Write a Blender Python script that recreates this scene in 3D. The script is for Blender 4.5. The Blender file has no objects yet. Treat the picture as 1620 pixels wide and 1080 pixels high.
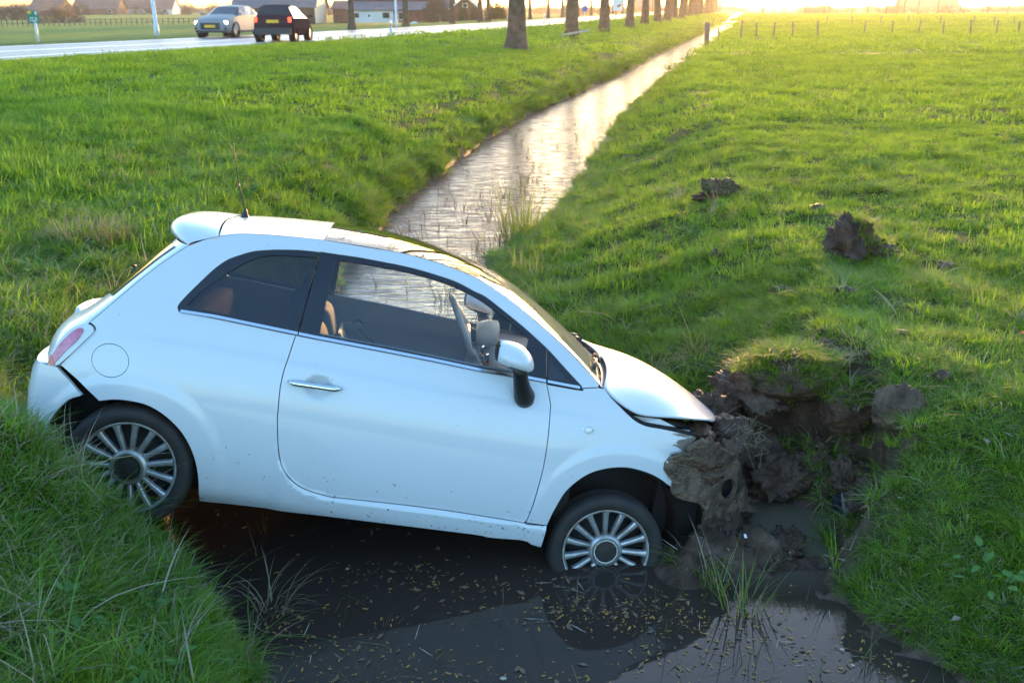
import bpy, bmesh, math, random
import numpy as np
from mathutils import Vector, Matrix, noise
from mathutils.geometry import delaunay_2d_cdt
random.seed(7); rng = np.random.default_rng(7)
R = math.radians
scn = bpy.context.scene
COL = scn.collection

# ------------------------------------------------------------------ camera, sky, sun, exposure
CAMZ = 2.63
cam_d = bpy.data.cameras.new('camera'); cam_d.lens = 35; cam_d.sensor_width = 36
cam_d.clip_start = .05; cam_d.clip_end = 6000
cam_d.dof.use_dof = True; cam_d.dof.focus_distance = 4.9; cam_d.dof.aperture_fstop = 5.0
cam = bpy.data.objects.new('camera', cam_d); COL.objects.link(cam)
cam.location = (0, 0, CAMZ); cam.rotation_euler = (R(90-18.566), 0, 0)
scn.camera = cam
SUN_AZ, SUN_EL = R(14.5), R(4.8)
world = bpy.data.worlds.new('World'); scn.world = world; world.use_nodes = True
wn = world.node_tree.nodes; wl = world.node_tree.links
bg = wn['Background']; sky = wn.new('ShaderNodeTexSky'); sky.sky_type = 'NISHITA'
sky.sun_disc = False; sky.sun_elevation = SUN_EL; sky.sun_rotation = SUN_AZ
sky.altitude = 0; sky.air_density = 1.05; sky.dust_density = 1.5; sky.ozone_density = 2.7
wl.new(sky.outputs[0], bg.inputs[0]); bg.inputs[1].default_value = .15
sun_d = bpy.data.lights.new('sun', 'SUN'); sun_d.energy = 1.0; sun_d.angle = R(6); sun_d.color = (1, .50, .17)
sun = bpy.data.objects.new('sun', sun_d); COL.objects.link(sun)
SDIR = Vector((math.sin(SUN_AZ)*math.cos(SUN_EL), math.cos(SUN_AZ)*math.cos(SUN_EL), math.sin(SUN_EL)))
sun.rotation_euler = SDIR.to_track_quat('Z', 'Y').to_euler()
vs = scn.view_settings; vs.view_transform = 'Standard'; vs.look = 'None'; vs.gamma = 1; vs.exposure = 3.32
scn.render.engine = 'CYCLES'
cy = scn.cycles; cy.use_denoising = True; cy.max_bounces = 10; cy.transparent_max_bounces = 16
cy.diffuse_bounces = 6; cy.glossy_bounces = 4; cy.transmission_bounces = 4; cy.caustics_reflective = False; cy.caustics_refractive = False
cy.sample_clamp_indirect = 6

# ------------------------------------------------------------------ helpers
def tag(o, label=None, cat=None, group=None, kind=None):
    if label: o['label'] = label
    if cat: o['category'] = cat
    if group: o['group'] = group
    if kind: o['kind'] = kind
    return o
def empty(name, loc=(0, 0, 0), parent=None, label=None, cat=None, group=None, rot=(0, 0, 0)):
    o = bpy.data.objects.new(name, None); COL.objects.link(o); o.location = loc; o.rotation_euler = rot
    o.empty_display_size = .1
    if parent: o.parent = parent
    return tag(o, label, cat, group)
def mk(name, verts, faces, mat=None, parent=None, smooth=True, normals=None, link=True):
    me = bpy.data.meshes.new(name); me.from_pydata([tuple(map(float, v)) for v in verts], [], [tuple(map(int, f)) for f in faces]); me.update()
    for m in (mat if isinstance(mat, (list, tuple)) else [mat]):
        if m: me.materials.append(m)
    if smooth and len(me.polygons): me.polygons.foreach_set('use_smooth', [True]*len(me.polygons))
    if normals is not None: me.normals_split_custom_set_from_vertices([tuple(map(float, n)) for n in normals])
    o = bpy.data.objects.new(name, me)
    if link: COL.objects.link(o)
    if parent: o.parent = parent
    return o
class MB:
    """collects simple shapes into one mesh"""
    def __init__(s): s.v = []; s.f = []; s.mi = []
    def add(s, v, f, m=0):
        b = len(s.v); s.v += [tuple(p) for p in v]; s.f += [tuple(i+b for i in q) for q in f]; s.mi += [m]*len(f); return s
    def box(s, c, d, m=0, rot=None):
        x, y, z = d[0]/2, d[1]/2, d[2]/2
        v = [Vector(p) for p in ((-x,-y,-z),(x,-y,-z),(x,y,-z),(-x,y,-z),(-x,-y,z),(x,-y,z),(x,y,z),(-x,y,z))]
        if rot is not None: v = [rot @ p for p in v]
        return s.add([p+Vector(c) for p in v], [(0,3,2,1),(4,5,6,7),(0,1,5,4),(1,2,6,5),(2,3,7,6),(3,0,4,7)], m)
    def tube(s, pts, rad, n=6, m=0, cap=True):
        pts = [Vector(p) for p in pts]; rings = []
        if not hasattr(rad, '__len__'): rad = [rad]*len(pts)
        up = Vector((0, 0, 1))
        for i, p in enumerate(pts):
            d = (pts[min(i+1, len(pts)-1)]-pts[max(i-1, 0)]).normalized()
            a = d.orthogonal() if abs(d.dot(up)) > .98 else d.cross(up)
            if i and a.dot(pa) < 0: a = -a
            if i: a = (pa - d*pa.dot(d)); 
            a.normalize(); pa = a; b = d.cross(a)
            rings.append([p+rad[i]*(math.cos(k*2*math.pi/n)*a+math.sin(k*2*math.pi/n)*b) for k in range(n)])
        v = [q for r in rings for q in r]; f = []
        for i in range(len(pts)-1):
            for k in range(n): f.append((i*n+k, i*n+(k+1) % n, (i+1)*n+(k+1) % n, (i+1)*n+k))
        if cap: f.append(tuple(range(n-1, -1, -1))); f.append(tuple((len(pts)-1)*n+k for k in range(n)))
        return s.add(v, f, m)
    def lathe(s, prof, n=32, m=0, axis='y', closed=False):
        """prof: (radius, axial) pairs"""
        v = []; f = []
        for r, a in prof:
            for k in range(n):
                t = k*2*math.pi/n; c, q = r*math.cos(t), r*math.sin(t)
                v.append((c, a, q) if axis == 'y' else ((c, q, a) if axis == 'z' else (a, c, q)))
        L = len(prof)
        for i in range(L if closed else L-1):
            j = (i+1) % L
            for k in range(n):
                q = (i*n+k, i*n+(k+1) % n, j*n+(k+1) % n, j*n+k)
                f.append(q if axis == 'y' else q[::-1] if axis == 'x' else q)
        return s.add(v, f, m)
    def xf(s, mat): s.v = [tuple(mat @ Vector(p)) for p in s.v]; return s
    def build(s, name, mat, parent=None, smooth=False, link=True, loc=None, autosmooth=None):
        o = mk(name, s.v, s.f, mat, parent, smooth, link=link)
        if isinstance(mat, (list, tuple)): o.data.polygons.foreach_set('material_index', s.mi)
        if loc is not None: o.location = loc
        if autosmooth: o.data.set_sharp_from_angle(angle=R(autosmooth))
        return o
def copy_tree(o, parent=None):
    c = o.copy(); COL.objects.link(c); c.parent = parent
    for ch in list(o.children): copy_tree(ch, c)
    return c
def sm(a, b, x):
    t = np.clip((np.asarray(x, float)-a)/(b-a), 0, 1); return t*t*(3-2*t)
def rbox(name, dims, bev, mat, parent=None, loc=(0,0,0), rot=(0,0,0), seg=3, taper=1.0):
    bm = bmesh.new(); bmesh.ops.create_cube(bm, size=1)
    for v in bm.verts:
        k = taper if v.co.z > 0 else 1
        v.co = Vector((v.co.x*dims[0]*k, v.co.y*dims[1]*k, v.co.z*dims[2]))
    bmesh.ops.bevel(bm, geom=bm.edges[:], offset=bev, segments=seg, profile=.5, affect='EDGES')
    me = bpy.data.meshes.new(name); bm.to_mesh(me); bm.free(); me.materials.append(mat)
    me.polygons.foreach_set('use_smooth', [True]*len(me.polygons))
    o = bpy.data.objects.new(name, me); COL.objects.link(o); o.location = loc; o.rotation_euler = rot
    if parent: o.parent = parent
    return o
def fbm(x, y, sc, seed=0, oct=4):
    """cheap vectorised value noise, about -1..1"""
    out = np.zeros(np.shape(x)); amp = 1.; tot = 0.
    for o in range(oct):
        X = np.asarray(x)*sc*2**o + 17.3*o+seed*3.1; Y = np.asarray(y)*sc*2**o - 9.7*o+seed*7.7
        xi = np.floor(X); yi = np.floor(Y); fx = X-xi; fy = Y-yi; fx = fx*fx*(3-2*fx); fy = fy*fy*(3-2*fy)
        def h(a, b):
            n = np.sin(a*127.1+b*311.7+seed*13.7)*43758.5453; return n-np.floor(n)
        v = (h(xi, yi)*(1-fx)+h(xi+1, yi)*fx)*(1-fy)+(h(xi, yi+1)*(1-fx)+h(xi+1, yi+1)*fx)*fy
        out += amp*(2*v-1); tot += amp; amp *= .5
    return out/tot*1.4

# ------------------------------------------------------------------ materials
def nodes(name):
    m = bpy.data.materials.new(name); m.use_nodes = True
    nt = m.node_tree; b = nt.nodes['Principled BSDF']; return m, nt, b
def P(name, col, rough=.5, metal=0., spec=.5, coat=0., noise_amt=0., noise_sc=8., bump=0., bump_sc=60., emit=None, emit_s=1., col2=None, ior=None):
    m, nt, b = nodes(name); N = nt.nodes.new; Lk = nt.links.new
    b.inputs['Base Color'].default_value = (*col, 1); b.inputs['Roughness'].default_value = rough
    b.inputs['Metallic'].default_value = metal; b.inputs['Specular IOR Level'].default_value = spec
    b.inputs['Coat Weight'].default_value = coat; b.inputs['Coat Roughness'].default_value = .02
    if ior: b.inputs['IOR'].default_value = ior
    if emit: b.inputs['Emission Color'].default_value = (*emit, 1); b.inputs['Emission Strength'].default_value = emit_s
    if noise_amt or col2:
        tc = N('ShaderNodeTexCoord'); n = N('ShaderNodeTexNoise'); n.inputs['Scale'].default_value = noise_sc; n.inputs['Detail'].default_value = 6
        Lk(tc.outputs['Object'], n.inputs['Vector'])
        rp = N('ShaderNodeValToRGB'); rp.color_ramp.elements[0].position = .3; rp.color_ramp.elements[1].position = .7
        c2 = col2 or tuple(c*(1-noise_amt) for c in col)
        rp.color_ramp.elements[0].color = (*c2, 1); rp.color_ramp.elements[1].color = (*(col if col2 else tuple(min(1, c*(1+noise_amt)) for c in col)), 1)
        Lk(n.outputs['Fac'], rp.inputs[0]); Lk(rp.outputs[0], b.inputs['Base Color'])
    if bump:
        tc = N('ShaderNodeTexCoord'); n = N('ShaderNodeTexNoise'); n.inputs['Scale'].default_value = bump_sc; n.inputs['Detail'].default_value = 8
        Lk(tc.outputs['Object'], n.inputs['Vector']); bp = N('ShaderNodeBump'); bp.inputs['Strength'].default_value = 1; bp.inputs['Distance'].default_value = bump
        Lk(n.outputs['Fac'], bp.inputs['Height']); Lk(bp.outputs[0], b.inputs['Normal'])
    return m
def glass_mat(name, tint, refl_rough=.0, ior=1.45):
    m, nt, b = nodes(name); N = nt.nodes.new; Lk = nt.links.new; nt.nodes.remove(b)
    t = N('ShaderNodeBsdfTransparent'); t.inputs[0].default_value = (*tint, 1)
    g = N('ShaderNodeBsdfGlossy'); g.inputs['Roughness'].default_value = refl_rough
    fr = N('ShaderNodeFresnel'); fr.inputs[0].default_value = ior
    ad = N('ShaderNodeMath'); ad.operation = 'MULTIPLY_ADD'; ad.inputs[1].default_value = 1.5; ad.inputs[2].default_value = .01; ad.use_clamp = True
    mx = N('ShaderNodeMixShader'); Lk(fr.outputs[0], ad.inputs[0]); Lk(ad.outputs[0], mx.inputs[0]); Lk(t.outputs[0], mx.inputs[1]); Lk(g.outputs[0], mx.inputs[2])
    Lk(mx.outputs[0], nt.nodes['Material Output'].inputs[0]); return m
def screen_mat(name, tint, dust):
    m = glass_mat(name, tint); nt = m.node_tree; N = nt.nodes.new; Lk = nt.links.new; out = nt.nodes['Material Output']; src = out.inputs[0].links[0].from_socket
    d = N('ShaderNodeBsdfTranslucent'); d.inputs[0].default_value = (.9, .8, .55, 1); g = N('ShaderNodeBsdfDiffuse'); g.inputs[0].default_value = (.6, .55, .42, 1); a = N('ShaderNodeMixShader'); Lk(d.outputs[0], a.inputs[1]); Lk(g.outputs[0], a.inputs[2])
    n = N('ShaderNodeTexNoise'); n.inputs['Scale'].default_value = 3; mr = N('ShaderNodeMapRange'); mr.inputs[1].default_value = .3; mr.inputs[2].default_value = .7; mr.inputs[3].default_value = dust*.6; mr.inputs[4].default_value = dust; Lk(n.outputs['Fac'], mr.inputs[0])
    x = N('ShaderNodeMixShader'); Lk(mr.outputs[0], x.inputs[0]); Lk(src, x.inputs[1]); Lk(a.outputs[0], x.inputs[2]); Lk(x.outputs[0], out.inputs[0]); return m
def blade_mat(name, base, tip, var=.35, trans=.55, dry=None):
    """grass blade: colour varies per clump and over broad patches of ground; light passes through"""
    m, nt, b = nodes(name); N = nt.nodes.new; Lk = nt.links.new
    oi = N('ShaderNodeObjectInfo'); geo = N('ShaderNodeNewGeometry')
    n = N('ShaderNodeTexNoise'); n.inputs['Scale'].default_value = .55; n.inputs['Detail'].default_value = 3
    Lk(geo.outputs['Position'], n.inputs['Vector'])
    rp = N('ShaderNodeMix'); rp.data_type = 'RGBA'; rp.inputs['A'].default_value = (*base, 1); rp.inputs['B'].default_value = (*tip, 1)
    ad = N('ShaderNodeMath'); ad.operation = 'ADD'; Lk(oi.outputs['Random'], ad.inputs[0]); Lk(n.outputs['Fac'], ad.inputs[1])
    mr = N('ShaderNodeMapRange'); mr.inputs[1].default_value = .25; mr.inputs[2].default_value = 1.3; Lk(ad.outputs[0], mr.inputs[0])
    Lk(mr.outputs[0], rp.inputs['Factor'])
    d = N('ShaderNodeBsdfDiffuse'); t = N('ShaderNodeBsdfTranslucent'); g = N('ShaderNodeBsdfGlossy'); g.inputs['Roughness'].default_value = .38
    Lk(rp.outputs['Result'], d.inputs[0])
    tc = N('ShaderNodeMix'); tc.data_type = 'RGBA'; tc.blend_type = 'MULTIPLY'; tc.inputs['Factor'].default_value = 1; tc.inputs['B'].default_value = (1.5, 1.35, .6, 1)
    Lk(rp.outputs['Result'], tc.inputs['A']); Lk(tc.outputs['Result'], t.inputs[0])
    m1 = N('ShaderNodeMixShader'); m1.inputs[0].default_value = trans; Lk(d.outputs[0], m1.inputs[1]); Lk(t.outputs[0], m1.inputs[2])
    m2 = N('ShaderNodeMixShader'); m2.inputs[0].default_value = .025; Lk(m1.outputs[0], m2.inputs[1]); Lk(g.outputs[0], m2.inputs[2])
    Lk(m2.outputs[0], nt.nodes['Material Output'].inputs[0]); return m

M = dict(
    paint=P('white_paint', (.575, .59, .61), .3, coat=.6, spec=.5),
    trim_black=P('black_trim', (.012, .012, .015), .25),
    plastic=P('black_plastic', (.012, .012, .013), .45, bump=.0004, bump_sc=400),
    liner=P('arch_liner', (.008, .008, .008), .8),
    chrome=P('chrome', (.75, .75, .77), .16, metal=1),
    alloy=P('alloy', (.50, .51, .53), .38, metal=.65, col2=(.24, .215, .19), noise_sc=14),
    tyre=P('tyre_rubber', (.012, .011, .011), .75, col2=(.034, .028, .023), noise_sc=9, bump=.0008, bump_sc=120),
    glass=glass_mat('clear_glass', (.93, .96, .95)),
    screen=screen_mat('dusty_windscreen', (.85, .90, .84), .42),
    tint=glass_mat('tinted_glass', (.30, .31, .34)),
    roofglass=P('roof_glass', (.022, .015, .010), .04, spec=.14),
    rearglass=P('rear_glass', (.010, .010, .012), .03, spec=.8),
    trim_grey=P('grey_trim', (.30, .31, .32), .6, bump=.0004, bump_sc=300),
    trim_light=P('pale_trim', (.48, .50, .50), .6),
    seat=P('seat_cloth', (.085, .09, .105), .85, bump=.001, bump_sc=200),
    seat_tan=P('seat_tan', (.22, .205, .18), .7),
    ivory=P('ivory_trim', (.55, .52, .45), .45),
    red=P('red_lens', (.38, .015, .05), .06, coat=1, col2=(.62, .16, .26), noise_sc=22), white_lens=P('clear_lens', (.75, .72, .72), .08, coat=1),
    amber=P('amber_lens', (.5, .02, .02), .06, coat=1),
    underbody=P('underbody', (.01, .01, .01), .8),
    mud=P('wet_mud', (.115, .070, .046), .55, spec=.22, col2=(.040, .024, .016), noise_sc=7, bump=.03, bump_sc=26),
    mud_pale=P('pale_mud', (.175, .118, .080), .55, spec=.2, col2=(.050, .032, .021), noise_sc=11, bump=.014, bump_sc=55),
    straw=blade_mat('dry_straw', (.20, .16, .10), (.36, .30, .20), trans=.25),
    grass=blade_mat('grass_blade', (.088, .195, .018), (.215, .355, .036), trans=.55),
    grass_lush=blade_mat('grass_lush', (.074, .186, .020), (.175, .325, .038), trans=.55),
    weed=blade_mat('weed_leaf', (.05, .13, .02), (.10, .22, .04), trans=.4),
    reed=blade_mat('reed', (.09, .15, .03), (.2, .26, .07)),
    reed_dead=blade_mat('dead_reed', (.05, .04, .025), (.12, .09, .05), trans=.2),
)

def dirty_paint():
    """white paint with streaks of dried mud thrown back from the front edge"""
    m = P('white_paint_muddy', (.575, .59, .61), .3, coat=.6); nt = m.node_tree; N = nt.nodes.new; Lk = nt.links.new; b = nt.nodes['Principled BSDF']
    tc = N('ShaderNodeTexCoord'); mp = N('ShaderNodeMapping'); mp.inputs['Rotation'].default_value = (0, R(-25), 0); mp.inputs['Scale'].default_value = (9, 1, 42); Lk(tc.outputs['Object'], mp.inputs['Vector'])
    n = N('ShaderNodeTexNoise'); n.inputs['Scale'].default_value = 1.0; n.inputs['Detail'].default_value = 5; Lk(mp.outputs[0], n.inputs['Vector'])
    sx = N('ShaderNodeSeparateXYZ'); Lk(tc.outputs['Object'], sx.inputs[0]); r1 = N('ShaderNodeMapRange'); r1.inputs[1].default_value = 2.42; r1.inputs[2].default_value = 2.66; r1.inputs[3].default_value = -.42; r1.inputs[4].default_value = .40; Lk(sx.outputs['X'], r1.inputs[0])
    a = N('ShaderNodeMath'); a.operation = 'ADD'; Lk(n.outputs['Fac'], a.inputs[0]); Lk(r1.outputs[0], a.inputs[1])
    n2 = N('ShaderNodeTexNoise'); n2.inputs['Scale'].default_value = 60; n2.inputs['Detail'].default_value = 2; Lk(tc.outputs['Object'], n2.inputs['Vector'])
    sp = N('ShaderNodeMapRange'); sp.inputs[1].default_value = .72; sp.inputs[2].default_value = .76
    zl_ = N('ShaderNodeMapRange'); zl_.inputs[1].default_value = .20; zl_.inputs[2].default_value = .55; zl_.inputs[3].default_value = .055; zl_.inputs[4].default_value = -.04; Lk(sx.outputs['Z'], zl_.inputs[0])
    az_ = N('ShaderNodeMath'); az_.operation = 'ADD'; Lk(n2.outputs['Fac'], az_.inputs[0]); Lk(zl_.outputs[0], az_.inputs[1]); Lk(az_.outputs[0], sp.inputs[0])
    st = N('ShaderNodeMapRange'); st.inputs[1].default_value = .58; st.inputs[2].default_value = .66; Lk(a.outputs[0], st.inputs[0])
    mx_ = N('ShaderNodeMath'); mx_.operation = 'MAXIMUM'; Lk(sp.outputs[0], mx_.inputs[0]); Lk(st.outputs[0], mx_.inputs[1])
    mix = N('ShaderNodeMix'); mix.data_type = 'RGBA'; mix.inputs['A'].default_value = (.575, .59, .61, 1); mix.inputs['B'].default_value = (.17, .13, .10, 1); Lk(mx_.outputs[0], mix.inputs['Factor']); Lk(mix.outputs['Result'], b.inputs['Base Color'])
    rr = N('ShaderNodeMapRange'); rr.inputs[3].default_value = .3; rr.inputs[4].default_value = .8; Lk(mx_.outputs[0], rr.inputs[0]); Lk(rr.outputs[0], b.inputs['Roughness'])
    cc = N('ShaderNodeMapRange'); cc.inputs[3].default_value = .6; cc.inputs[4].default_value = 0; Lk(mx_.outputs[0], cc.inputs[0]); Lk(cc.outputs[0], b.inputs['Coat Weight']); return m
M['paint_front'] = dirty_paint()
# ------------------------------------------------------------------ terrain
DA = R(12.7); DX, DY = math.sin(DA), math.cos(DA)
def to_st(x, y): return x*DX+y*DY, x*DY-y*DX
def to_xy(s, t): return s*DX+t*DY, s*DY-t*DX
LS = [-30, 0, 1.5, 2.6, 3.1, 3.9, 4.4, 6, 8, 11.8, 15, 19, 23.5, 36, 47, 72, 105, 200, 900]
LT = [-1.2, -.9, -1.0, -1.45, -1.75, -2.50, -2.9, -3.25, -3.7, -4.4, -4.85, -5.1, -5.3, -5.15, -4.95, -5.0, -4.5, -4.4, -4.4]
RS = [-30, 0, 2.6, 3.7, 4.0, 4.35, 4.7, 5.2, 5.65, 5.95, 6.5, 7.5, 10.4, 12.5, 15.5, 19.6, 26.4, 42, 58, 86, 900]
RT = [1.6, 1.6, 1.35, .93, .60, .62, .68, .62, .30, -.3, -1.0, -1.75, -2.45, -2.45, -2.42, -2.64, -2.9, -2.9, -2.4, -2.1, -2.1]
WS_ = [0, 3.4, 4.0, 4.5, 5.2, 5.7, 6.3, 7.2, 10, 14, 30, 60]
WR = [.9, .8, .7, .60, .45, .55, 1.7, 2.8, 3.4, 3.0, 1.8, 1.4]
def edges(s):
    s = np.asarray(s, float); wob = fbm(s, s*0+3.3, .9, 5, 3)*.16*(1-.4*sm(12, 60, s))
    return (np.interp(s, LS, LT)+wob+fbm(s, s*0, 3.1, 6, 2)*.06, np.interp(s, RS, RT)+fbm(s, s*0+8, 1.1, 9, 3)*.14+fbm(s, s*0+4, 3.7, 2, 2)*.06)
def terrain(s, t, detail=True):
    s = np.asarray(s, float); t = np.asarray(t, float)
    x, y = to_xy(s, t)
    far = sm(12, 60, s)
    tl, tr = edges(s)
    wr = np.interp(s, WS_, WR)
    dl = tl-t; dr = t-tr
    # left bank, verge, road shoulder, low polder beyond the road
    zl = .12*sm(-.02, .06, dl)+.28*sm(.03, .34, dl)+.40*sm(.25, 1.3, dl)+.32*sm(1.0, 5.5, dl)+.15*sm(5, 11, dl)
    zl = zl-1.0*sm(-27.5, -40, t)
    zfield = .78+.03*fbm(x, y, .35, 3, 3)+.05*fbm(x, y, .05, 4, 2)*sm(15, 60, s)
    low = .84*sm(5.25, 3.35, s)*sm(3.4, .8, dr)
    zr = zfield*(1-low)*np.clip(1.12*sm(-.05*wr, wr, dr)-.12*sm(-.2, .1, dr)*0, 0, 1)
    bed = -.42*sm(0, .35, np.minimum(-dl, -dr))
    z = np.where(dl > 0, zl, np.where(dr > 0, zr, bed))
    z = z+.36*np.exp(-((x+2.02)/.36)**2-((y-3.70)/.28)**2)*(dl > 0)*sm(0, .25, dl)
    mud = np.zeros_like(z)
    # trampled low ground, right foreground
    lump = fbm(x, y, 2.2, 12, 3)
    near_r = sm(5.2, 4.2, s)*(dr > 0)*sm(2.6, .8, dr)
    z = z-near_r*.10*np.abs(lump)
    # clods thrown about by the crash, and the pit
    def g(cx, cy, rx, ry, h):
        return h*np.exp(-((x-cx)/rx)**2-((y-cy)/ry)**2)
    if detail:
        rough = fbm(x, y, 5.5, 21, 4)
        pit = sm(.2, .0, np.hypot((x-1.42)/.46, (y-4.88)/.56)-1)*1.0
        mudzone = np.clip(sm(1.25, .85, np.hypot((x-1.34)/.66, (y-4.86)/.74)), 0, 1)
        z = z*(1-pit)+pit*np.minimum(z, .05+.05*rough-.14*np.exp(-((x-1.43)/.17)**2-((y-4.86)/.24)**2)-.12*np.exp(-((x-1.60)/.10)**2-((y-4.50)/.30)**2))
        lumps = g(.98, 4.40, .20, .11, .11)+g(1.22, 4.36, .22, .10, .13)+g(.84, 4.26, .10, .11, .10)+g(1.45, 5.26, .20, .15, .30)+g(1.22, 5.24, .15, .14, .34)+g(1.72, 5.10, .10, .14, .25)+g(1.10, 4.80, .14, .14, .16)
        z = np.where(pit > .05, np.maximum(z, lumps*pit-.02), z)
        z = np.where((pit <= .05) & (z < .3), np.maximum(z, lumps-.02), z)
        z = z+mudzone*(.05*rough+.035*fbm(x, y, 15, 31, 4)+.016*fbm(x, y, 38, 32, 2))*sm(-.1, .1, z)
        mud = np.maximum(mud, mudzone)
        wall = sm(1.30, .95, np.hypot((x-1.40)/.55, (y-5.15)/.60))*sm(.92, .7, z)*sm(.0, .12, z)
        mud = np.maximum(mud, wall)
        mud = np.where((lumps > .02) & (z < .4), 1, mud)
        z = z+np.maximum(mudzone, wall)*sm(.02, .1, z)*(.05*np.abs(fbm(x, y, 9, 33, 4))+.03*fbm(x, y, 24, 34, 3))
    # bare earth at the waterline
    edge = np.minimum(np.abs(dl), np.abs(dr))
    mud = np.maximum(mud, sm(.10, .02, edge)*(z < .2)*(s < 7))
    mud = np.maximum(mud, (dl < .05)*(dl > -.3)*1.)
    mud = np.where(z < .02, 1, mud)
    tuss = fbm(x, y, 1.5, 40, 3)*.045+fbm(x, y, 4.2, 41, 3)*.026
    z = z+np.where((z > .25) & (mud < .3) & (t > -14), tuss, 0)
    # road corridor flat
    ro = road_near(s)
    z = np.where((t < ro+1.2) & (t > ro-9.2), z*sm(0, 1.2, t-ro)+1.24*(1-sm(0, 1.2, t-ro)), z)
    return z, mud
def road_near(s): return np.interp(s, [-50, 28, 39, 45, 66, 110, 900], [-23, -18.9, -17.4, -16.8, -15.1, -14.2, -14.2])
def graded(a, b, fine, lo, hi, grow):
    """coordinates lo..hi with step `fine` inside a..b, growing outside"""
    c = list(np.arange(a, b+1e-6, fine)); st = fine; v = c[-1]
    while v < hi: st *= grow; v += st; c.append(v)
    st = fine; v = c[0]; l = []
    while v > lo: st *= grow; v -= st; l.append(v)
    return np.array(l[::-1]+c)
S_ = graded(2.4, 6.2, .022, -60, 2500, 1.04); T_ = graded(-3.2, 2.4, .024, -1500, 1500, 1.045)
SS, TT = np.meshgrid(S_, T_, indexing='ij'); ZZ, MUD = terrain(SS, TT)
XX, YY = to_xy(SS, TT)
nS, nT = len(S_), len(T_)
vid = np.arange(nS*nT).reshape(nS, nT)
gf = np.stack([vid[:-1, :-1], vid[:-1, 1:], vid[1:, 1:], vid[1:, :-1]], -1).reshape(-1, 4)[:, ::-1]
def ground_mat():
    m, nt, b = nodes('ground_turf'); N = nt.nodes.new; Lk = nt.links.new
    geo = N('ShaderNodeNewGeometry'); at = N('ShaderNodeAttribute'); at.attribute_name = 'mud'
    def nz(sc, det=5, vec=None):
        n = N('ShaderNodeTexNoise'); n.inputs['Scale'].default_value = sc; n.inputs['Detail'].default_value = det; Lk(vec or geo.outputs['Position'], n.inputs['Vector']); return n
    def ramp(fac, cols):
        r = N('ShaderNodeValToRGB'); e = r.color_ramp.elements
        e[0].position, e[0].color = cols[0][0], (*cols[0][1], 1); e[1].position, e[1].color = cols[-1][0], (*cols[-1][1], 1)
        for p, c in cols[1:-1]: q = e.new(p); q.color = (*c, 1)
        Lk(fac, r.inputs[0]); return r
    n1 = nz(.5, 6); n2 = nz(9, 6); n3 = nz(60, 4)
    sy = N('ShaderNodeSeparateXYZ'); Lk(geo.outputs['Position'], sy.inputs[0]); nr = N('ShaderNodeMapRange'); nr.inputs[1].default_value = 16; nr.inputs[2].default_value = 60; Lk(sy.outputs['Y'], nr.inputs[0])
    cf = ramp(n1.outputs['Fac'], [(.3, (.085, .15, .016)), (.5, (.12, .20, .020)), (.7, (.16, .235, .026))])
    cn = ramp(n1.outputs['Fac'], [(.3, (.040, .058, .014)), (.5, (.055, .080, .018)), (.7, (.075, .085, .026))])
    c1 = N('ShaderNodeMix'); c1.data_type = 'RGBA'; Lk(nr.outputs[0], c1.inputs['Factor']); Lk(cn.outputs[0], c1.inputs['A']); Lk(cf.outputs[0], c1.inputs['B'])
    c2 = ramp(n2.outputs['Fac'], [(.32, (.45, .42, .35)), (.55, (1, 1, 1)), (.75, (1.25, 1.2, 1.0))])
    mg = N('ShaderNodeMix'); mg.data_type = 'RGBA'; mg.blend_type = 'MULTIPLY'; mg.inputs['Factor'].default_value = 1
    Lk(c1.outputs['Result'], mg.inputs['A']); Lk(c2.outputs[0], mg.inputs['B'])
    cm = ramp(n2.outputs['Fac'], [(.3, (.034, .022, .015)), (.55, (.085, .054, .037)), (.8, (.15, .105, .076))])
    mx = N('ShaderNodeMix'); mx.data_type = 'RGBA'; Lk(at.outputs['Fac'], mx.inputs['Factor']); Lk(mg.outputs['Result'], mx.inputs['A']); Lk(cm.outputs[0], mx.inputs['B'])
    Lk(mx.outputs['Result'], b.inputs['Base Color'])
    rr = N('ShaderNodeMapRange'); rr.inputs[3].default_value = .9; rr.inputs[4].default_value = .62; Lk(at.outputs['Fac'], rr.inputs[0]); Lk(rr.outputs[0], b.inputs['Roughness'])
    b.inputs['Specular IOR Level'].default_value = .12
    bp = N('ShaderNodeBump'); bp.inputs['Distance'].default_value = .035; ad = N('ShaderNodeMath'); ad.operation = 'ADD'; Lk(n2.outputs['Fac'], ad.inputs[0])
    ml = N('ShaderNodeMath'); ml.operation = 'MULTIPLY'; ml.inputs[1].default_value = .35; Lk(n3.outputs['Fac'], ml.inputs[0]); Lk(ml.outputs[0], ad.inputs[1])
    Lk(ad.outputs[0], bp.inputs['Height']); Lk(bp.outputs[0], b.inputs['Normal'])
    return m
gm = bpy.data.meshes.new('ground'); gm.from_pydata(np.stack([XX, YY, ZZ], -1).reshape(-1, 3).tolist(), [], gf.tolist()); gm.update()
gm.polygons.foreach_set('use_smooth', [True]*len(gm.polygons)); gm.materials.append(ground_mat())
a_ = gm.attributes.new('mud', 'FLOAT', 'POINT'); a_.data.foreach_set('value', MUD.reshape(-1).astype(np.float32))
ground = bpy.data.objects.new('ground', gm); COL.objects.link(ground); tag(ground, 'grassy verge, ditch banks and meadow', kind='structure')

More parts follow.
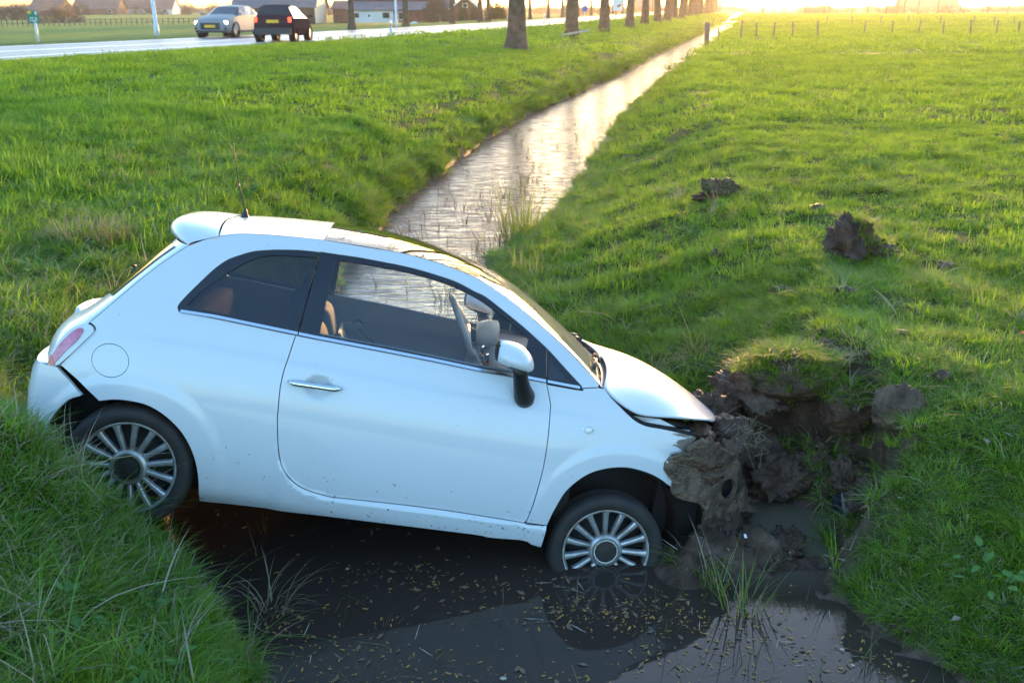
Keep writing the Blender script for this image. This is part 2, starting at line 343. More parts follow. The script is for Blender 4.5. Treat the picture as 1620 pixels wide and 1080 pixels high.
# water in the ditch
def water_mat():
    m, nt, b = nodes('ditch_water'); N = nt.nodes.new; Lk = nt.links.new
    b.inputs['Base Color'].default_value = (.012, .010, .008, 1); b.inputs['Roughness'].default_value = .035; b.inputs['IOR'].default_value = 1.33; b.inputs['Specular Tint'].default_value = (1, .86, .74, 1)
    b.inputs['Specular IOR Level'].default_value = .5
    geo = N('ShaderNodeNewGeometry'); sx = N('ShaderNodeSeparateXYZ'); Lk(geo.outputs['Position'], sx.inputs[0])
    mp = N('ShaderNodeMapping'); mp.inputs['Rotation'].default_value = (0, 0, R(12)); mp.inputs['Scale'].default_value = (.9, 6.5, 1); Lk(geo.outputs['Position'], mp.inputs['Vector'])
    n = N('ShaderNodeTexNoise'); n.inputs['Scale'].default_value = 1.6; n.inputs['Detail'].default_value = 3; Lk(mp.outputs[0], n.inputs['Vector'])
    n2 = N('ShaderNodeTexNoise'); n2.inputs['Scale'].default_value = 2.5; n2.inputs['Detail'].default_value = 2; Lk(geo.outputs['Position'], n2.inputs['Vector'])
    fr = N('ShaderNodeMapRange'); fr.inputs[1].default_value = 4.8; fr.inputs[2].default_value = 9; fr.inputs[3].default_value = .02; fr.inputs[4].default_value = 1; Lk(sx.outputs['Y'], fr.inputs[0])
    ml = N('ShaderNodeMath'); ml.operation = 'MULTIPLY'; Lk(n.outputs['Fac'], ml.inputs[0]); Lk(fr.outputs[0], ml.inputs[1])
    bp = N('ShaderNodeBump'); bp.inputs['Distance'].default_value = .022; bp.inputs['Strength'].default_value = 1; Lk(ml.outputs[0], bp.inputs['Height'])
    Lk(bp.outputs[0], b.inputs['Normal'])
    # cloudy silt where the earth was churned up
    d = N('ShaderNodeVectorMath'); d.operation = 'DISTANCE'; d.inputs[1].default_value = (1.45, 4.85, 0); Lk(geo.outputs['Position'], d.inputs[0])
    mr = N('ShaderNodeMapRange'); mr.inputs[1].default_value = .35; mr.inputs[2].default_value = .8; mr.inputs[3].default_value = 1; mr.inputs[4].default_value = 0; Lk(d.outputs['Value'], mr.inputs[0])
    mx = N('ShaderNodeMix'); mx.data_type = 'RGBA'; mx.inputs['A'].default_value = (.040, .029, .023, 1); mx.inputs['B'].default_value = (.12, .10, .068, 1)
    Lk(mr.outputs[0], mx.inputs['Factor'])
    # brown patches painted on the open ditch, standing in for a duller, warmer reflection
    n3 = N('ShaderNodeTexNoise'); n3.inputs['Scale'].default_value = 3.0; n3.inputs['Detail'].default_value = 7; mp3 = N('ShaderNodeMapping'); mp3.inputs['Scale'].default_value = (1, 2.4, 1); Lk(geo.outputs['Position'], mp3.inputs['Vector']); Lk(mp3.outputs[0], n3.inputs['Vector'])
    fy = N('ShaderNodeMapRange'); fy.inputs[1].default_value = 6; fy.inputs[2].default_value = 11; fy.inputs[3].default_value = -.35; fy.inputs[4].default_value = .12; Lk(sx.outputs['Y'], fy.inputs[0])
    fa = N('ShaderNodeMath'); fa.operation = 'ADD'; Lk(n3.outputs['Fac'], fa.inputs[0]); Lk(fy.outputs[0], fa.inputs[1])
    fm = N('ShaderNodeMapRange'); fm.inputs[1].default_value = .42; fm.inputs[2].default_value = .66; fm.inputs[3].default_value = 0; fm.inputs[4].default_value = .9; Lk(fa.outputs[0], fm.inputs[0])
    m3 = N('ShaderNodeMix'); m3.data_type = 'RGBA'; m3.inputs['B'].default_value = (.17, .11, .085, 1); Lk(fm.outputs[0], m3.inputs['Factor']); Lk(mx.outputs['Result'], m3.inputs['A']); Lk(m3.outputs['Result'], b.inputs['Base Color'])
    s3 = N('ShaderNodeMapRange'); s3.inputs[3].default_value = .5; s3.inputs[4].default_value = .0; Lk(fm.outputs[0], s3.inputs[0]); Lk(s3.outputs[0], b.inputs['Specular IOR Level'])
    r3 = N('ShaderNodeMapRange'); r3.inputs[3].default_value = .035; r3.inputs[4].default_value = .30; Lk(fm.outputs[0], r3.inputs[0]); Lk(r3.outputs[0], b.inputs['Roughness'])
    return m
ws = np.concatenate([np.arange(-20, 20, .8), np.geomspace(20, 700, 60)])
wv, wf = [], []
for i, s0 in enumerate(ws):
    for j, t0 in enumerate((-7.5, -4, -1.5, 1, 3.4)):
        x, y = to_xy(s0, t0 if s0 < 14 else (-6.6, -5, -4, -3, -1.2)[j]); wv.append((x, y, 0))
for i in range(len(ws)-1):
    for j in range(4): k = i*5+j; wf.append((k, k+1, k+6, k+5))
tag(mk('water', wv, wf, water_mat()), 'still dark ditch water', kind='structure')
# ------------------------------------------------------------------ the crashed car
def spline(xs, ys):
    xs = np.array(xs, float); ys = np.array(ys, float); n = len(xs); h = np.diff(xs); A = np.eye(n); r = np.zeros(n)
    for i in range(1, n-1):
        A[i, i-1] = h[i-1]; A[i, i] = 2*(h[i-1]+h[i]); A[i, i+1] = h[i]; r[i] = 6*((ys[i+1]-ys[i])/h[i]-(ys[i]-ys[i-1])/h[i-1])
    m = np.linalg.solve(A, r)
    def f(x):
        x = np.clip(x, xs[0], xs[-1]); i = np.clip(np.searchsorted(xs, x)-1, 0, n-2); d = xs[i+1]-xs[i]
        a = (xs[i+1]-x)/d; b = (x-xs[i])/d
        return a*ys[i]+b*ys[i+1]+((a**3-a)*m[i]+(b**3-b)*m[i+1])*d*d/6
    return f
PROF = spline([-.75, -.70, -.62, -.52, -.40, -.28, -.16, -.06, .05, .12, .20, .30, .40, .50, .58, .64, .70],
              [.700, .745, .780, .800, .8105, .8135, .808, .792, .764, .740, .706, .664, .620, .570, .522, .470, .40])
ZCR = spline([-.6, 0, .6, 1.2, 1.9, 2.6], [.91, .905, .895, .868, .842, .82])
ZDB = lambda x: np.interp(x, [.62, .67, .73, .80, .92, 1.4, 1.86, 2.2], [.60, .44, .345, .303, .281, .288, .278, .276])
def W(x, z):
    """half width of the bodywork at length x (from the rear axle) and height z"""
    x = np.asarray(x, float); z = np.asarray(z, float); dz = z-ZCR(x)
    w = PROF(dz)
    w = w+.0045*(1-np.tanh(dz/.011))*sm(-.2, .1, x)*sm(2.3, 1.9, x)-.0045
    rear = np.clip((.15-x)/.75, 0, 1.3); front = np.clip((x-1.9)/1.1, 0, 1.2); up = sm(.85, 1.35, z)
    w = w-.16*rear**2.2-.065*rear*up-.24*front**2.2-.03*up*sm(1.0, 1.9, x)
    for cx, cz in ((-.005, .283), (2.30, .283)):
        r = np.hypot(x-cx, z-cz); w = w+.007*sm(.462, .400, r)*sm(.02, .2, z)
    w = w+.017*sm(.008, -.022, z-ZDB(x))*sm(.62, .72, x)
    w = w-.020*sm(1.0, .35, np.hypot((x-.796)/.075, (z-.797)/.062))
    return w
win_outer_top=[(0.120,1.050),(0.126,1.071),(0.161,1.125),(0.216,1.201),(0.254,1.249),(0.294,1.287),(0.336,1.312),(0.402,1.343),(0.471,1.360),(0.518,1.369),(0.614,1.382),(0.699,1.387),(0.701,1.389),(0.780,1.390),(0.879,1.392),(0.980,1.390),(1.082,1.387),(1.185,1.379),(1.290,1.365),(1.369,1.350),(1.451,1.323),(1.511,1.305),(1.606,1.255),(1.713,1.195),(1.810,1.134),(1.867,1.094),(1.924,1.049),(1.982,1.004),(2.025,0.972)]
belt_bottom=[(2.026,0.958),(1.854,0.965),(1.765,0.969),(1.538,0.971),(1.313,0.985),(1.092,0.995),(0.748,1.008),(0.283,1.032),(0.217,1.032),(0.138,1.033),(0.124,1.043)]
belt_top=[(2.017,0.970),(1.852,0.978),(1.763,0.981),(1.536,0.983),(1.311,0.997),(1.090,1.005),(0.746,1.020),(0.281,1.038),(0.215,1.043),(0.129,1.043)]
qglass=[(0.155,1.062),(0.187,1.111),(0.245,1.175),(0.305,1.232),(0.345,1.266),(0.387,1.299),(0.430,1.323),(0.499,1.343),(0.594,1.354),(0.686,1.363),(0.665,1.097),(0.278,1.055)]
dglass=[(0.774,1.365),(0.883,1.368),(0.984,1.367),(1.111,1.363),(1.214,1.354),(1.319,1.338),(1.400,1.318),(1.476,1.290),(1.470,1.299),(1.531,1.269),(1.643,1.212),(1.745,1.149),(1.721,0.984),(1.310,1.004),(1.088,1.018),(0.891,1.025),(0.778,1.029)]
bgap=[(0.699,1.387),(0.665,1.094)]
mirsail=[(1.751,1.145),(1.831,1.113),(1.847,0.977),(1.729,0.983)]
fixq=[(1.847,1.082),(1.971,0.979),(1.857,0.981)]
door_front=[(1.851,0.964),(1.868,0.918),(1.885,0.862),(1.886,0.825),(1.893,0.722),(1.896,0.583),(1.891,0.493),(1.881,0.381),(1.867,0.296),(1.854,0.280)]
door_bot=[(1.854,0.280),(1.682,0.286),(1.373,0.292),(0.975,0.284),(0.925,0.283),(0.804,0.305),(0.731,0.347),(0.686,0.404),(0.665,0.454)]
door_rear=[(0.665,0.454),(0.651,0.514),(0.632,0.633),(0.631,0.662),(0.625,0.759),(0.628,0.838),(0.640,0.915),(0.655,1.009)]
sill=[(0.325,0.151),(0.663,0.162),(0.990,0.174),(1.600,0.183),(1.704,0.177),(1.871,0.186),(1.916,0.170),(1.966,0.162),(1.970,0.283)]
arch_r=[(0.326,0.161),(0.317,0.285),(0.293,0.381),(0.256,0.456),(0.205,0.520),(0.133,0.575),(0.058,0.607),(-0.015,0.613),(-0.086,0.607),(-0.153,0.588)]
q_lo=[(-0.153,0.588),(-0.253,0.657),(-0.349,0.715)]
bump_edge=[(-0.365,0.706),(-0.296,0.651),(-0.233,0.604)]
bump_arch=[(-0.232,0.600),(-0.283,0.574),(-0.317,0.537),(-0.351,0.486),(-0.378,0.429)]
light=[(-0.404,0.705),(-0.401,0.744),(-0.387,0.785),(-0.352,0.849),(-0.320,0.888),(-0.288,0.909),(-0.261,0.921),(-0.236,0.917),(-0.221,0.902),(-0.223,0.884),(-0.262,0.830),(-0.323,0.751),(-0.362,0.709)]
light_red=[(-0.398,0.716),(-0.384,0.762),(-0.357,0.815),(-0.317,0.870),(-0.288,0.894),(-0.272,0.897),(-0.266,0.885),(-0.287,0.839),(-0.328,0.788),(-0.369,0.727)]
hatch_edge=[(-0.249,0.924),(-0.195,0.988),(-0.135,1.061),(-0.069,1.141),(0.019,1.237),(0.114,1.327)]
spoil_edge=[(0.117,1.326),(0.182,1.365),(0.237,1.387)]
roof_edge=[(0.237,1.387),(0.316,1.410),(0.410,1.424),(0.554,1.437),(0.708,1.446),(0.915,1.446),(1.073,1.446),(1.176,1.438),(1.282,1.425),(1.389,1.404),(1.459,1.387)]
roof_c=[(0.210,1.438),(0.309,1.454),(0.506,1.472),(0.720,1.492),(1.246,1.465),(1.362,1.448),(1.452,1.426),(1.520,1.409)]
apil=[(1.459,1.387),(1.620,1.321),(1.801,1.215),(1.944,1.124),(2.088,1.013),(2.115,0.988)]
ws_c=[(1.521,1.409),(1.627,1.375),(1.780,1.303),(1.940,1.200),(2.080,1.116),(2.181,1.061)]
bon_edge=[(2.140,0.985),(2.182,0.947),(2.238,0.916),(2.298,0.884),(2.344,0.869),(2.402,0.867),(2.533,0.870),(2.755,0.872)]
bon_c=[(2.225,1.057),(2.320,1.036),(2.417,1.022),(2.508,1.010),(2.637,0.976),(2.738,0.936),(2.844,0.879),(2.951,0.820)]
fend_top=[(2.025,0.973),(2.116,0.979),(2.140,0.978),(2.182,0.938),(2.241,0.896),(2.277,0.871),(2.325,0.843),(2.384,0.826),(2.478,0.819),(2.630,0.801),(2.672,0.790)]
fend_front=[(2.670,0.789),(2.617,0.717),(2.575,0.651),(2.550,0.601),(2.584,0.544)]
arch_f=[(1.970,0.283),(1.990,0.370),(2.032,0.476),(2.111,0.560),(2.203,0.602),(2.305,0.618),(2.409,0.605),(2.491,0.578),(2.563,0.540),(2.584,0.544)]
def crs(pts, step, closed=False):
    """smooth a run of points (Catmull-Rom) and resample it evenly"""
    p = np.array(pts, float)
    if len(p) > 2:
        q = np.vstack([2*p[0]-p[1], p, 2*p[-1]-p[-2]]); out = []
        for i in range(1, len(q)-2):
            for t in np.linspace(0, 1, 8, endpoint=False):
                a, b, c, d = q[i-1], q[i], q[i+1], q[i+2]
                out.append(.5*((2*b)+(-a+c)*t+(2*a-5*b+4*c-d)*t*t+(-a+3*b-3*c+d)*t**3))
        out.append(p[-1]); p = np.array(out)
    L = np.concatenate([[0], np.cumsum(np.linalg.norm(np.diff(p, axis=0), axis=1))]); n = max(2, int(round(L[-1]/step))+1)
    u = np.linspace(0, L[-1], n); return np.stack([np.interp(u, L, p[:, k]) for k in range(p.shape[1])], -1)
def smooth_run(pts, n, it=2):
    p = crs(pts, 1e9) if False else np.array(pts, float)
    for _ in range(it): p[1:-1] = .25*p[:-2]+.5*p[1:-1]+.25*p[2:]
    q = crs(p, .004); u = np.linspace(0, len(q)-1, n); return np.stack([np.interp(u, np.arange(len(q)), q[:, k]) for k in range(q.shape[1])], -1)
def loop(segs, step):
    out = []
    for s in segs:
        c = crs(s, step)
        if out and np.linalg.norm(c[0]-out[-1]) < step*.35: c = c[1:]
        out += list(c)
    while np.linalg.norm(out[0]-out[-1]) < step*.35: out.pop()
    return np.array(out)
def area2(p): return np.sum(p[:, 0]*np.roll(p[:, 1], -1)-np.roll(p[:, 0], -1)*p[:, 1])
def inset(p, d):
    if area2(p) < 0: p = p[::-1]
    e = np.roll(p, -1, 0)-p; e /= np.linalg.norm(e, axis=1)[:, None]+1e-9; n = np.stack([-e[:, 1], e[:, 0]], -1)
    m = n+np.roll(n, 1, 0); m /= np.maximum(np.linalg.norm(m, axis=1)[:, None], .3); return p+m*d
def inside(pt, poly):
    x, y = pt[:, 0], pt[:, 1]; r = np.zeros(len(pt), bool); a = poly; b = np.roll(poly, -1, 0)
    for (x0, y0), (x1, y1) in zip(a, b):
        c = ((y0 > y) != (y1 > y)); 
        if c.any(): r ^= c & (x < (x1-x0)*(y-y0)/(y1-y0+1e-12)+x0)
    return r
def tri2d(poly, holes, g):
    loops = [poly]+list(holes); V = []; Ed = []
    for l in loops:
        b = len(V); V += [tuple(q) for q in l]; Ed += [(b+i, b+(i+1) % len(l)) for i in range(len(l))]
    B = np.array(V); gx = np.arange(B[:, 0].min(), B[:, 0].max(), g); gz = np.arange(B[:, 1].min(), B[:, 1].max(), g)
    G = np.array(np.meshgrid(gx, gz)).reshape(2, -1).T; G[:, 0] += np.where((np.round((G[:, 1]-B[:, 1].min())/g).astype(int)) % 2, .5*g, 0)
    k = inside(G, poly)
    for h in holes: k &= ~inside(G, h)
    G = G[k]
    if len(G):
        dm = np.full(len(G), 9.)
        for q in B: dm = np.minimum(dm, np.hypot(G[:, 0]-q[0], G[:, 1]-q[1]))
        G = G[dm > .55*g]
    V2 = [Vector(q) for q in V]+[Vector(q) for q in G]
    vo, eo, fo, *_ = delaunay_2d_cdt(V2, Ed, [], 0, 1e-7)
    vo = np.array([tuple(q) for q in vo]); fo = np.array([f for f in fo if len(f) == 3])
    c = vo[fo].mean(1); k = inside(c, poly)
    for h in holes: k &= ~inside(c, h)
    return vo, fo[k]
def panel(name, segs, mat, parent, side=-1, off=0., holes=(), g=.03, gap=.0022, flange=.014, yfun=None, step=None, thick=None):
    """a sheet of bodywork cut to an outline in the side view and laid on the body surface, with its edge turned in"""
    step = step or g*.6
    Wf = yfun or (lambda x, z: W(x, z))
    poly = loop(segs, step) if not isinstance(segs, np.ndarray) else segs
    poly = inset(poly, gap) if gap else (poly if area2(poly) > 0 else poly[::-1])
    hl = [(h if area2(h) > 0 else h[::-1]) for h in holes]
    v, f = tri2d(poly, hl, g)
    x, z = v[:, 0], v[:, 1]; e = 1e-3
    w = Wf(x, z)+off; wx = (Wf(x+e, z)-Wf(x-e, z))/(2*e); wz = (Wf(x, z+e)-Wf(x, z-e))/(2*e)
    n = np.stack([-wx, -np.ones_like(x), -wz], -1); n[:, 1] *= 1; n /= np.linalg.norm(n, axis=1)[:, None]
    p = np.stack([x, -w, z], -1)
    # orient triangles outwards (-y)
    a, b, c = p[f[:, 0]], p[f[:, 1]], p[f[:, 2]]; flip = np.cross(b-a, c-a)[:, 1] > 0; f[flip] = f[flip][:, ::-1]
    V = p.tolist(); F = f.tolist(); NN = n.tolist()
    if flange:
        cnt = {}
        for t in F:
            for i in range(3):
                ed = (t[i], t[(i+1) % 3]); cnt[ed] = 1
        bd = [ed for ed in cnt if (ed[1], ed[0]) not in cnt]
        for i, j in bd:
            k = len(V); d = p[j]-p[i]; nn = np.cross(d, n[i]); nn /= np.linalg.norm(nn)+1e-9
            V += [p[i].tolist(), p[j].tolist(), (p[j]-n[j]*flange).tolist(), (p[i]-n[i]*flange).tolist()]; NN += [nn.tolist()]*4
            F.append((k+1, k, k+3, k+2))
    if side > 0:
        V = [(q[0], -q[1], q[2]) for q in V]; NN = [(q[0], -q[1], q[2]) for q in NN]; F = [tuple(t[::-1]) for t in F]
    return mk(name, V, F, mat, parent, True, NN)
def loft(name, E, C, mat, parent, p=2.5, nv=33, v0=-1., v1=1., lift=0., ye=None, thick=0., px=None, q=1.):
    """skin across the car from the near edge curve E over the centre line C to the mirrored far edge"""
    E = np.asarray(E, float); C = np.asarray(C, float); n = len(E); vs_ = np.linspace(-1, 1, nv)
    vs_ = np.sign(vs_)*(1-(1-np.abs(vs_))**(1.35 if q == 1 else 2.1)); vs_ = np.clip(vs_, v0, v1); vs_ = np.unique(np.round(vs_, 5))
    yw = W(E[:, 0], E[:, 1]) if ye is None else np.asarray(ye)
    V = []
    for i in range(n):
        for v in vs_:
            k = 1-abs(v)**p; kx = max(0., 1-abs(v)**(px or p))**(1/q)
            V.append((E[i, 0]+(C[i, 0]-E[i, 0])*kx, v*yw[i], E[i, 1]+(C[i, 1]-E[i, 1])*k))
    m = len(vs_); F = [(i*m+j, i*m+j+1, (i+1)*m+j+1, (i+1)*m+j) for i in range(n-1) for j in range(m-1)]
    V = np.array(V); 
    # point outwards: away from the cabin middle
    cen = np.array([1.0, 0, .7]); a, b, c = V[F[len(F)//2][0]], V[F[len(F)//2][1]], V[F[len(F)//2][2]]
    if np.dot(np.cross(b-a, c-a), a-cen) < 0: F = [f[::-1] for f in F]
    o = mk(name, V, F, mat, parent)
    if lift or thick:
        nr = np.array([tuple(q.vector) for q in o.data.vertex_normals]); V2 = V+nr*lift
        o.data.vertices.foreach_set('co', V2.reshape(-1)); o.data.update()
    if thick:
        md = o.modifiers.new('thickness', 'SOLIDIFY'); md.thickness = thick; md.offset = -1
    return o
car = bpy.data.objects.new('crashed_car', None); COL.objects.link(car)
BX, BY, BZ, CO = (0.9761048912, 0.0974282205, -0.1942343512), (-0.1267965202, 0.9812743069, -0.1449944039), (0.1764706316, 0.1661579866, 0.9701802099), (-1.9051, 4.8398, .2412)
car.matrix_world = Matrix(((BX[0], BY[0], BZ[0], CO[0]), (BX[1], BY[1], BZ[1], CO[1]), (BX[2], BY[2], BZ[2], CO[2]), (0, 0, 0, 1)))
tag(car, 'white three-door hatchback crashed nose-down across the ditch, its front buried in mud', 'car')
near, far = -1, 1
A_base = [(2.03, .962), (2.112, .976)]
fuel_c = [(-.129+.084*math.cos(t), .777+.075*math.sin(t)) for t in np.linspace(0, 2*math.pi, 40, endpoint=False)]
wot = win_outer_top
body_segs = [apil[::-1], roof_edge[::-1], spoil_edge[::-1], hatch_edge[::-1], [(-.249, .924), (-.222, .910), (-.216, .896)], [(-.216, .896), (-.353, .710)], q_lo[::-1], arch_r[::-1], [(.326, .161), sill[0]], sill[:-1], sill[-2:], [(1.97, .283), (1.868, .276)], [(1.868, .276)]+door_bot, door_rear, [(.655, 1.009), (.283, 1.029), (.217, 1.031), (.138, 1.033), (.124, 1.043)], [(.124, 1.043)]+wot, [wot[-1], (2.03, .962)], A_base]
door_segs = [door_front, door_bot, door_rear, [(.655, 1.009), (.748, 1.005), (1.092, .992), (1.313, .982), (1.538, .970), (1.765, .966), (1.851, .963)]]
fend_segs = [[(1.856, .957), (2.026, .953), (2.03, .962)], A_base, [(2.112, .976), (2.140, .974)], fend_top[2:], fend_front, arch_f[::-1], [(1.97, .283), (1.866, .283)], door_front[::-1][1:]]
side_win = [wot, [wot[-1], (2.022, .968)], belt_top, [(.129, 1.043), (.12, 1.05)]]
qg, dg = qglass, dglass
dg = [(.774, 1.365), (.883, 1.368), (.984, 1.367), (1.111, 1.363), (1.214, 1.354), (1.319, 1.338), (1.4, 1.318), (1.476, 1.293), (1.531, 1.268), (1.643, 1.212), (1.745, 1.149)]
dg_loop = [dg, [(1.745, 1.149), (1.721, .984)], [(1.721, .984), (1.5, .992), (1.31, 1.004), (1.088, 1.016), (.891, 1.023), (.760, 1.029)], [(.760, 1.029), (.774, 1.365)]]
qg_loop = [[(.155, 1.062), (.187, 1.111), (.245, 1.175), (.305, 1.232), (.345, 1.266), (.387, 1.299), (.43, 1.322), (.499, 1.343), (.594, 1.354), (.690, 1.362)], [(.690, 1.362), (.657, 1.036)], [(.657, 1.036), (.278, 1.055), (.155, 1.062)]]
for sd in (near, far):
    o = panel('body_side', body_segs, M['paint_front'], car, sd, holes=[np.array(fuel_c)] if sd < 0 else [], g=.015 if sd < 0 else .03)
    panel('inner_trim', body_segs, M['trim_light'], car, sd, off=-.032, g=.05, gap=.004, flange=0)
    d = panel('door', door_segs, M['paint_front'], car, sd, g=.016 if sd < 0 else .03)
    panel('door_lining', door_segs, M['trim_grey'], d, sd, off=-.055, g=.06, gap=-.02, flange=0)
    panel('front_fender', fend_segs, M['paint_front'], car, sd, g=.014 if sd < 0 else .03)
    panel('fender_inner', fend_segs, M['underbody'], car, sd, off=-.03, g=.06, gap=-.012, flange=0)
    qz = [[p for p in wot if p[0] <= .70], [(.699, 1.387), (.661, 1.018)], [(.661, 1.018), (.283, 1.036), (.217, 1.040), (.138, 1.041), (.12, 1.05)]]
    panel('quarter_window_frame', qz, M['trim_black'], car, sd, off=-.003, holes=[loop(qg_loop, .02)], g=.03, gap=.001)
    dz = [[p for p in wot if p[0] > .70 and p[0] < 1.84]+[(1.838, 1.115)], [(1.838, 1.115), (1.850, .974)], [(1.850, .974), (1.763, .977), (1.536, .981), (1.311, .995), (1.09, 1.003), (.746, 1.017), (.667, 1.020)], [(.667, 1.020), (.703, 1.387)]]
    panel('door_window_frame', dz, M['trim_black'], d, sd, off=-.003, holes=[loop(dg_loop, .02)], g=.03, gap=.001)
    fz = [[(1.842, 1.112)]+[p for p in wot if p[0] > 1.85], [wot[-1], (2.018, .970)], [(2.018, .970), (1.854, .976)], [(1.854, .976), (1.842, 1.112)]]
    panel('quarter_light', fz, M['trim_black'], car, sd, off=-.003, g=.03, gap=.001)
    panel('fixed_pane', [fixq+[fixq[0]]] if False else [fixq[:2], fixq[1:3], [fixq[2], fixq[0]]], M['rearglass'], car, sd, off=-.0005, g=.03, gap=.003, flange=.003)
    panel('side_window', qg_loop, M['tint'], car, sd, off=-.012, g=.03, gap=-.004, flange=0)
    panel('side_window', dg_loop, M['glass'], d, sd, off=-.012, g=.03, gap=-.004, flange=0)
    # bright strip along the waistline
    for a0, a1, par in ((.135, .662, car), (.668, 1.848, d), (1.856, 2.018, car)):
        xs = np.linspace(a0, a1, 30); bt = np.array(belt_bottom[::-1]); zc = np.interp(xs, bt[2:, 0], bt[2:, 1])+.0075
        mb = MB()
        for k in range(len(xs)-1):
            for (q0, q1) in (((-.0070, .000), (-.0062, .010)), ((-.0062, .010), (.0058, .003)), ((.0058, .003), (.0065, -.002))):
                vv = []
                for (xx, zz_) in ((xs[k], zc[k]), (xs[k+1], zc[k+1])):
                    for q in (q0, q1): vv.append((xx, sd*(float(W(xx, zz_))+q[1]), zz_+q[0]))
                mb.add(vv, [(0, 2, 3, 1) if sd < 0 else (0, 1, 3, 2)])
        mb.build('chrome_strip', M['chrome'], par, True)
    # door handle
    hb = MB(); xs = np.linspace(.656, .90, 17)
    hb.tube([(x, sd*(float(W(.64, .80))+.004+.026*min(1, math.sin(math.pi*(i+.6)/17.2)*2.2)), .806) for i, x in enumerate(xs)], [.0135*min(1, .45+math.sin(math.pi*i/16)*1.6) for i in range(17)], 12)
    hb.build('door_handle', M['chrome'], d, True)
    # side indicator
    ib = MB().lathe([(.0, -.014), (.012, -.012), (.019, -.006), (.021, 0)], 20, 0); ib.lathe([(.022, 0), (.024, -.004), (.026, 0)], 20, 1)
    ib.v = [(q[0]*1.05+2.085, sd*(float(W(2.085, .775))-q[1]), q[2]*.85+.775) for q in ib.v]
    ib.build('indicator_lamp', [M['white_lens'], M['chrome']], car, True)
    # tail lamp and dark slot beside it
    tl_o = panel('tail_light', [light+[light[0]]], M['paint'], car, sd, off=.012, g=.02, gap=.002, flange=.03)
    panel('lens', [light_red+[light_red[0]]], M['red'], tl_o, sd, off=.017, g=.02, gap=0, flange=.006)
    panel('lens', [[(-.402, .712), (-.398, .750), (-.388, .752), (-.372, .722), (-.375, .708), (-.402, .712)]], M['amber'], tl_o, sd, off=.018, g=.02, gap=0, flange=.006)
panel('fuel_flap', np.array(fuel_c), M['paint'], car, near, g=.025, gap=.0028)
panel('filler_recess', np.array(fuel_c), M['underbody'], car, near, off=-.02, g=.04, gap=-.02, flange=0)
# roof, glass roof, windscreen
re_ = np.array(roof_edge); k0 = 5
er = smooth_run(re_[:5], 14, 0); cr = smooth_run([(.21, 1.438), (.309, 1.454), (.506, 1.474), (.72, 1.490)], 14, 0)
er2 = smooth_run([(.711, 1.446), (.915, 1.4475), (1.073, 1.4455), (1.176, 1.438), (1.282, 1.425), (1.389, 1.404), (1.456, 1.388)], 20, 0)
cr2 = smooth_run([(.724, 1.490), (.92, 1.492), (1.09, 1.484), (1.246, 1.467), (1.362, 1.447), (1.452, 1.427), (1.517, 1.410)], 20, 0)
loft('roof_panel', er, cr, M['paint'], car, p=2.6)
loft('glass_roof', er2, cr2, M['roofglass'], car, p=2.6)
loft('headliner', np.vstack([er, er2])-[0, .03], np.vstack([cr, cr2])-[0, .03], M['trim_light'], car, p=2.6, nv=13, ye=W(np.r_[er[:, 0], er2[:, 0]], np.r_[er[:, 1], er2[:, 1]])-.02)
ew = smooth_run([(1.460, 1.387), (1.62, 1.319), (1.801, 1.216), (1.944, 1.124), (2.04, 1.050), (2.115, .988)], 20, 0)
cw = smooth_run([(1.522, 1.409), (1.640, 1.368), (1.79, 1.296), (1.94, 1.207), (2.08, 1.116), (2.19, 1.040)], 20, 0)
loft('windscreen', ew, cw, M['screen'], car, p=2.3, v0=-.93, v1=.93)
for sgn in (-1, 1): loft('pillar_trim', ew, cw, M['paint'], car, p=2.3, v0=(-1 if sgn < 0 else .925), v1=(-.925 if sgn < 0 else 1), lift=.002, nv=61)
# spoiler
ce = [(.235, 1.386), (.20, 1.373), (.16, 1.356), (.130, 1.343), (.112, 1.332), (.108, 1.325), (.112, 1.319), (.13, 1.318), (.16, 1.325)]
cc = [(.207, 1.438), (.12, 1.437), (.045, 1.431), (-.010, 1.420), (-.045, 1.394), (-.056, 1.366), (-.046, 1.345), (-.005, 1.336), (.06, 1.345)]
loft('spoiler', smooth_run(ce, 24, 0), smooth_run(cc, 24, 0), M['paint'], car, p=4.5, px=3.2, nv=41, ye=np.full(24, .588))
# tailgate, rear window, rear bumper
eh = smooth_run([(.112, 1.325), (.019, 1.237), (-.069, 1.141), (-.135, 1.061), (-.195, .988), (-.249, .924), (-.30, .850), (-.340, .780), (-.372, .712)], 30, 0)
ch = smooth_run([(-.012, 1.318), (-.085, 1.235), (-.160, 1.141), (-.228, 1.061), (-.292, .992), (-.372, .920), (-.445, .868), (-.497, .80), (-.515, .712)], 30, 0)
loft('tailgate', eh, ch, M['paint'], car, p=2.8, q=1.35, px=2.8, nv=45)
loft('rear_window', eh[1:15], ch[1:15], M['rearglass'], car, p=2.8, q=1.35, px=2.8, v0=-.90, v1=.90, lift=.006)
rb_e = smooth_run([(-.365, .704), (-.296, .651), (-.234, .602), (-.283, .574), (-.317, .537), (-.351, .486), (-.378, .429), (-.40, .34), (-.42, .26)], 26, 0)
rb_c = smooth_run([(-.525, .704), (-.553, .65), (-.562, .602), (-.566, .574), (-.568, .537), (-.565, .486), (-.556, .429), (-.535, .34), (-.50, .26)], 26, 0)
rbs = [[(-.365, .704), (-.296, .651), (-.234, .602)], bump_arch, [(-.378, .429), (-.395, .34), (-.41, .27)], [(-.41, .27), (-.436, .27)], [(-.436, .27), (-.436, .704)], [(-.436, .704), (-.365, .704)]]
for sd in (near, far): panel('bumper_corner', rbs, M['paint'], car, sd, off=.004, g=.018, gap=0, flange=.02)
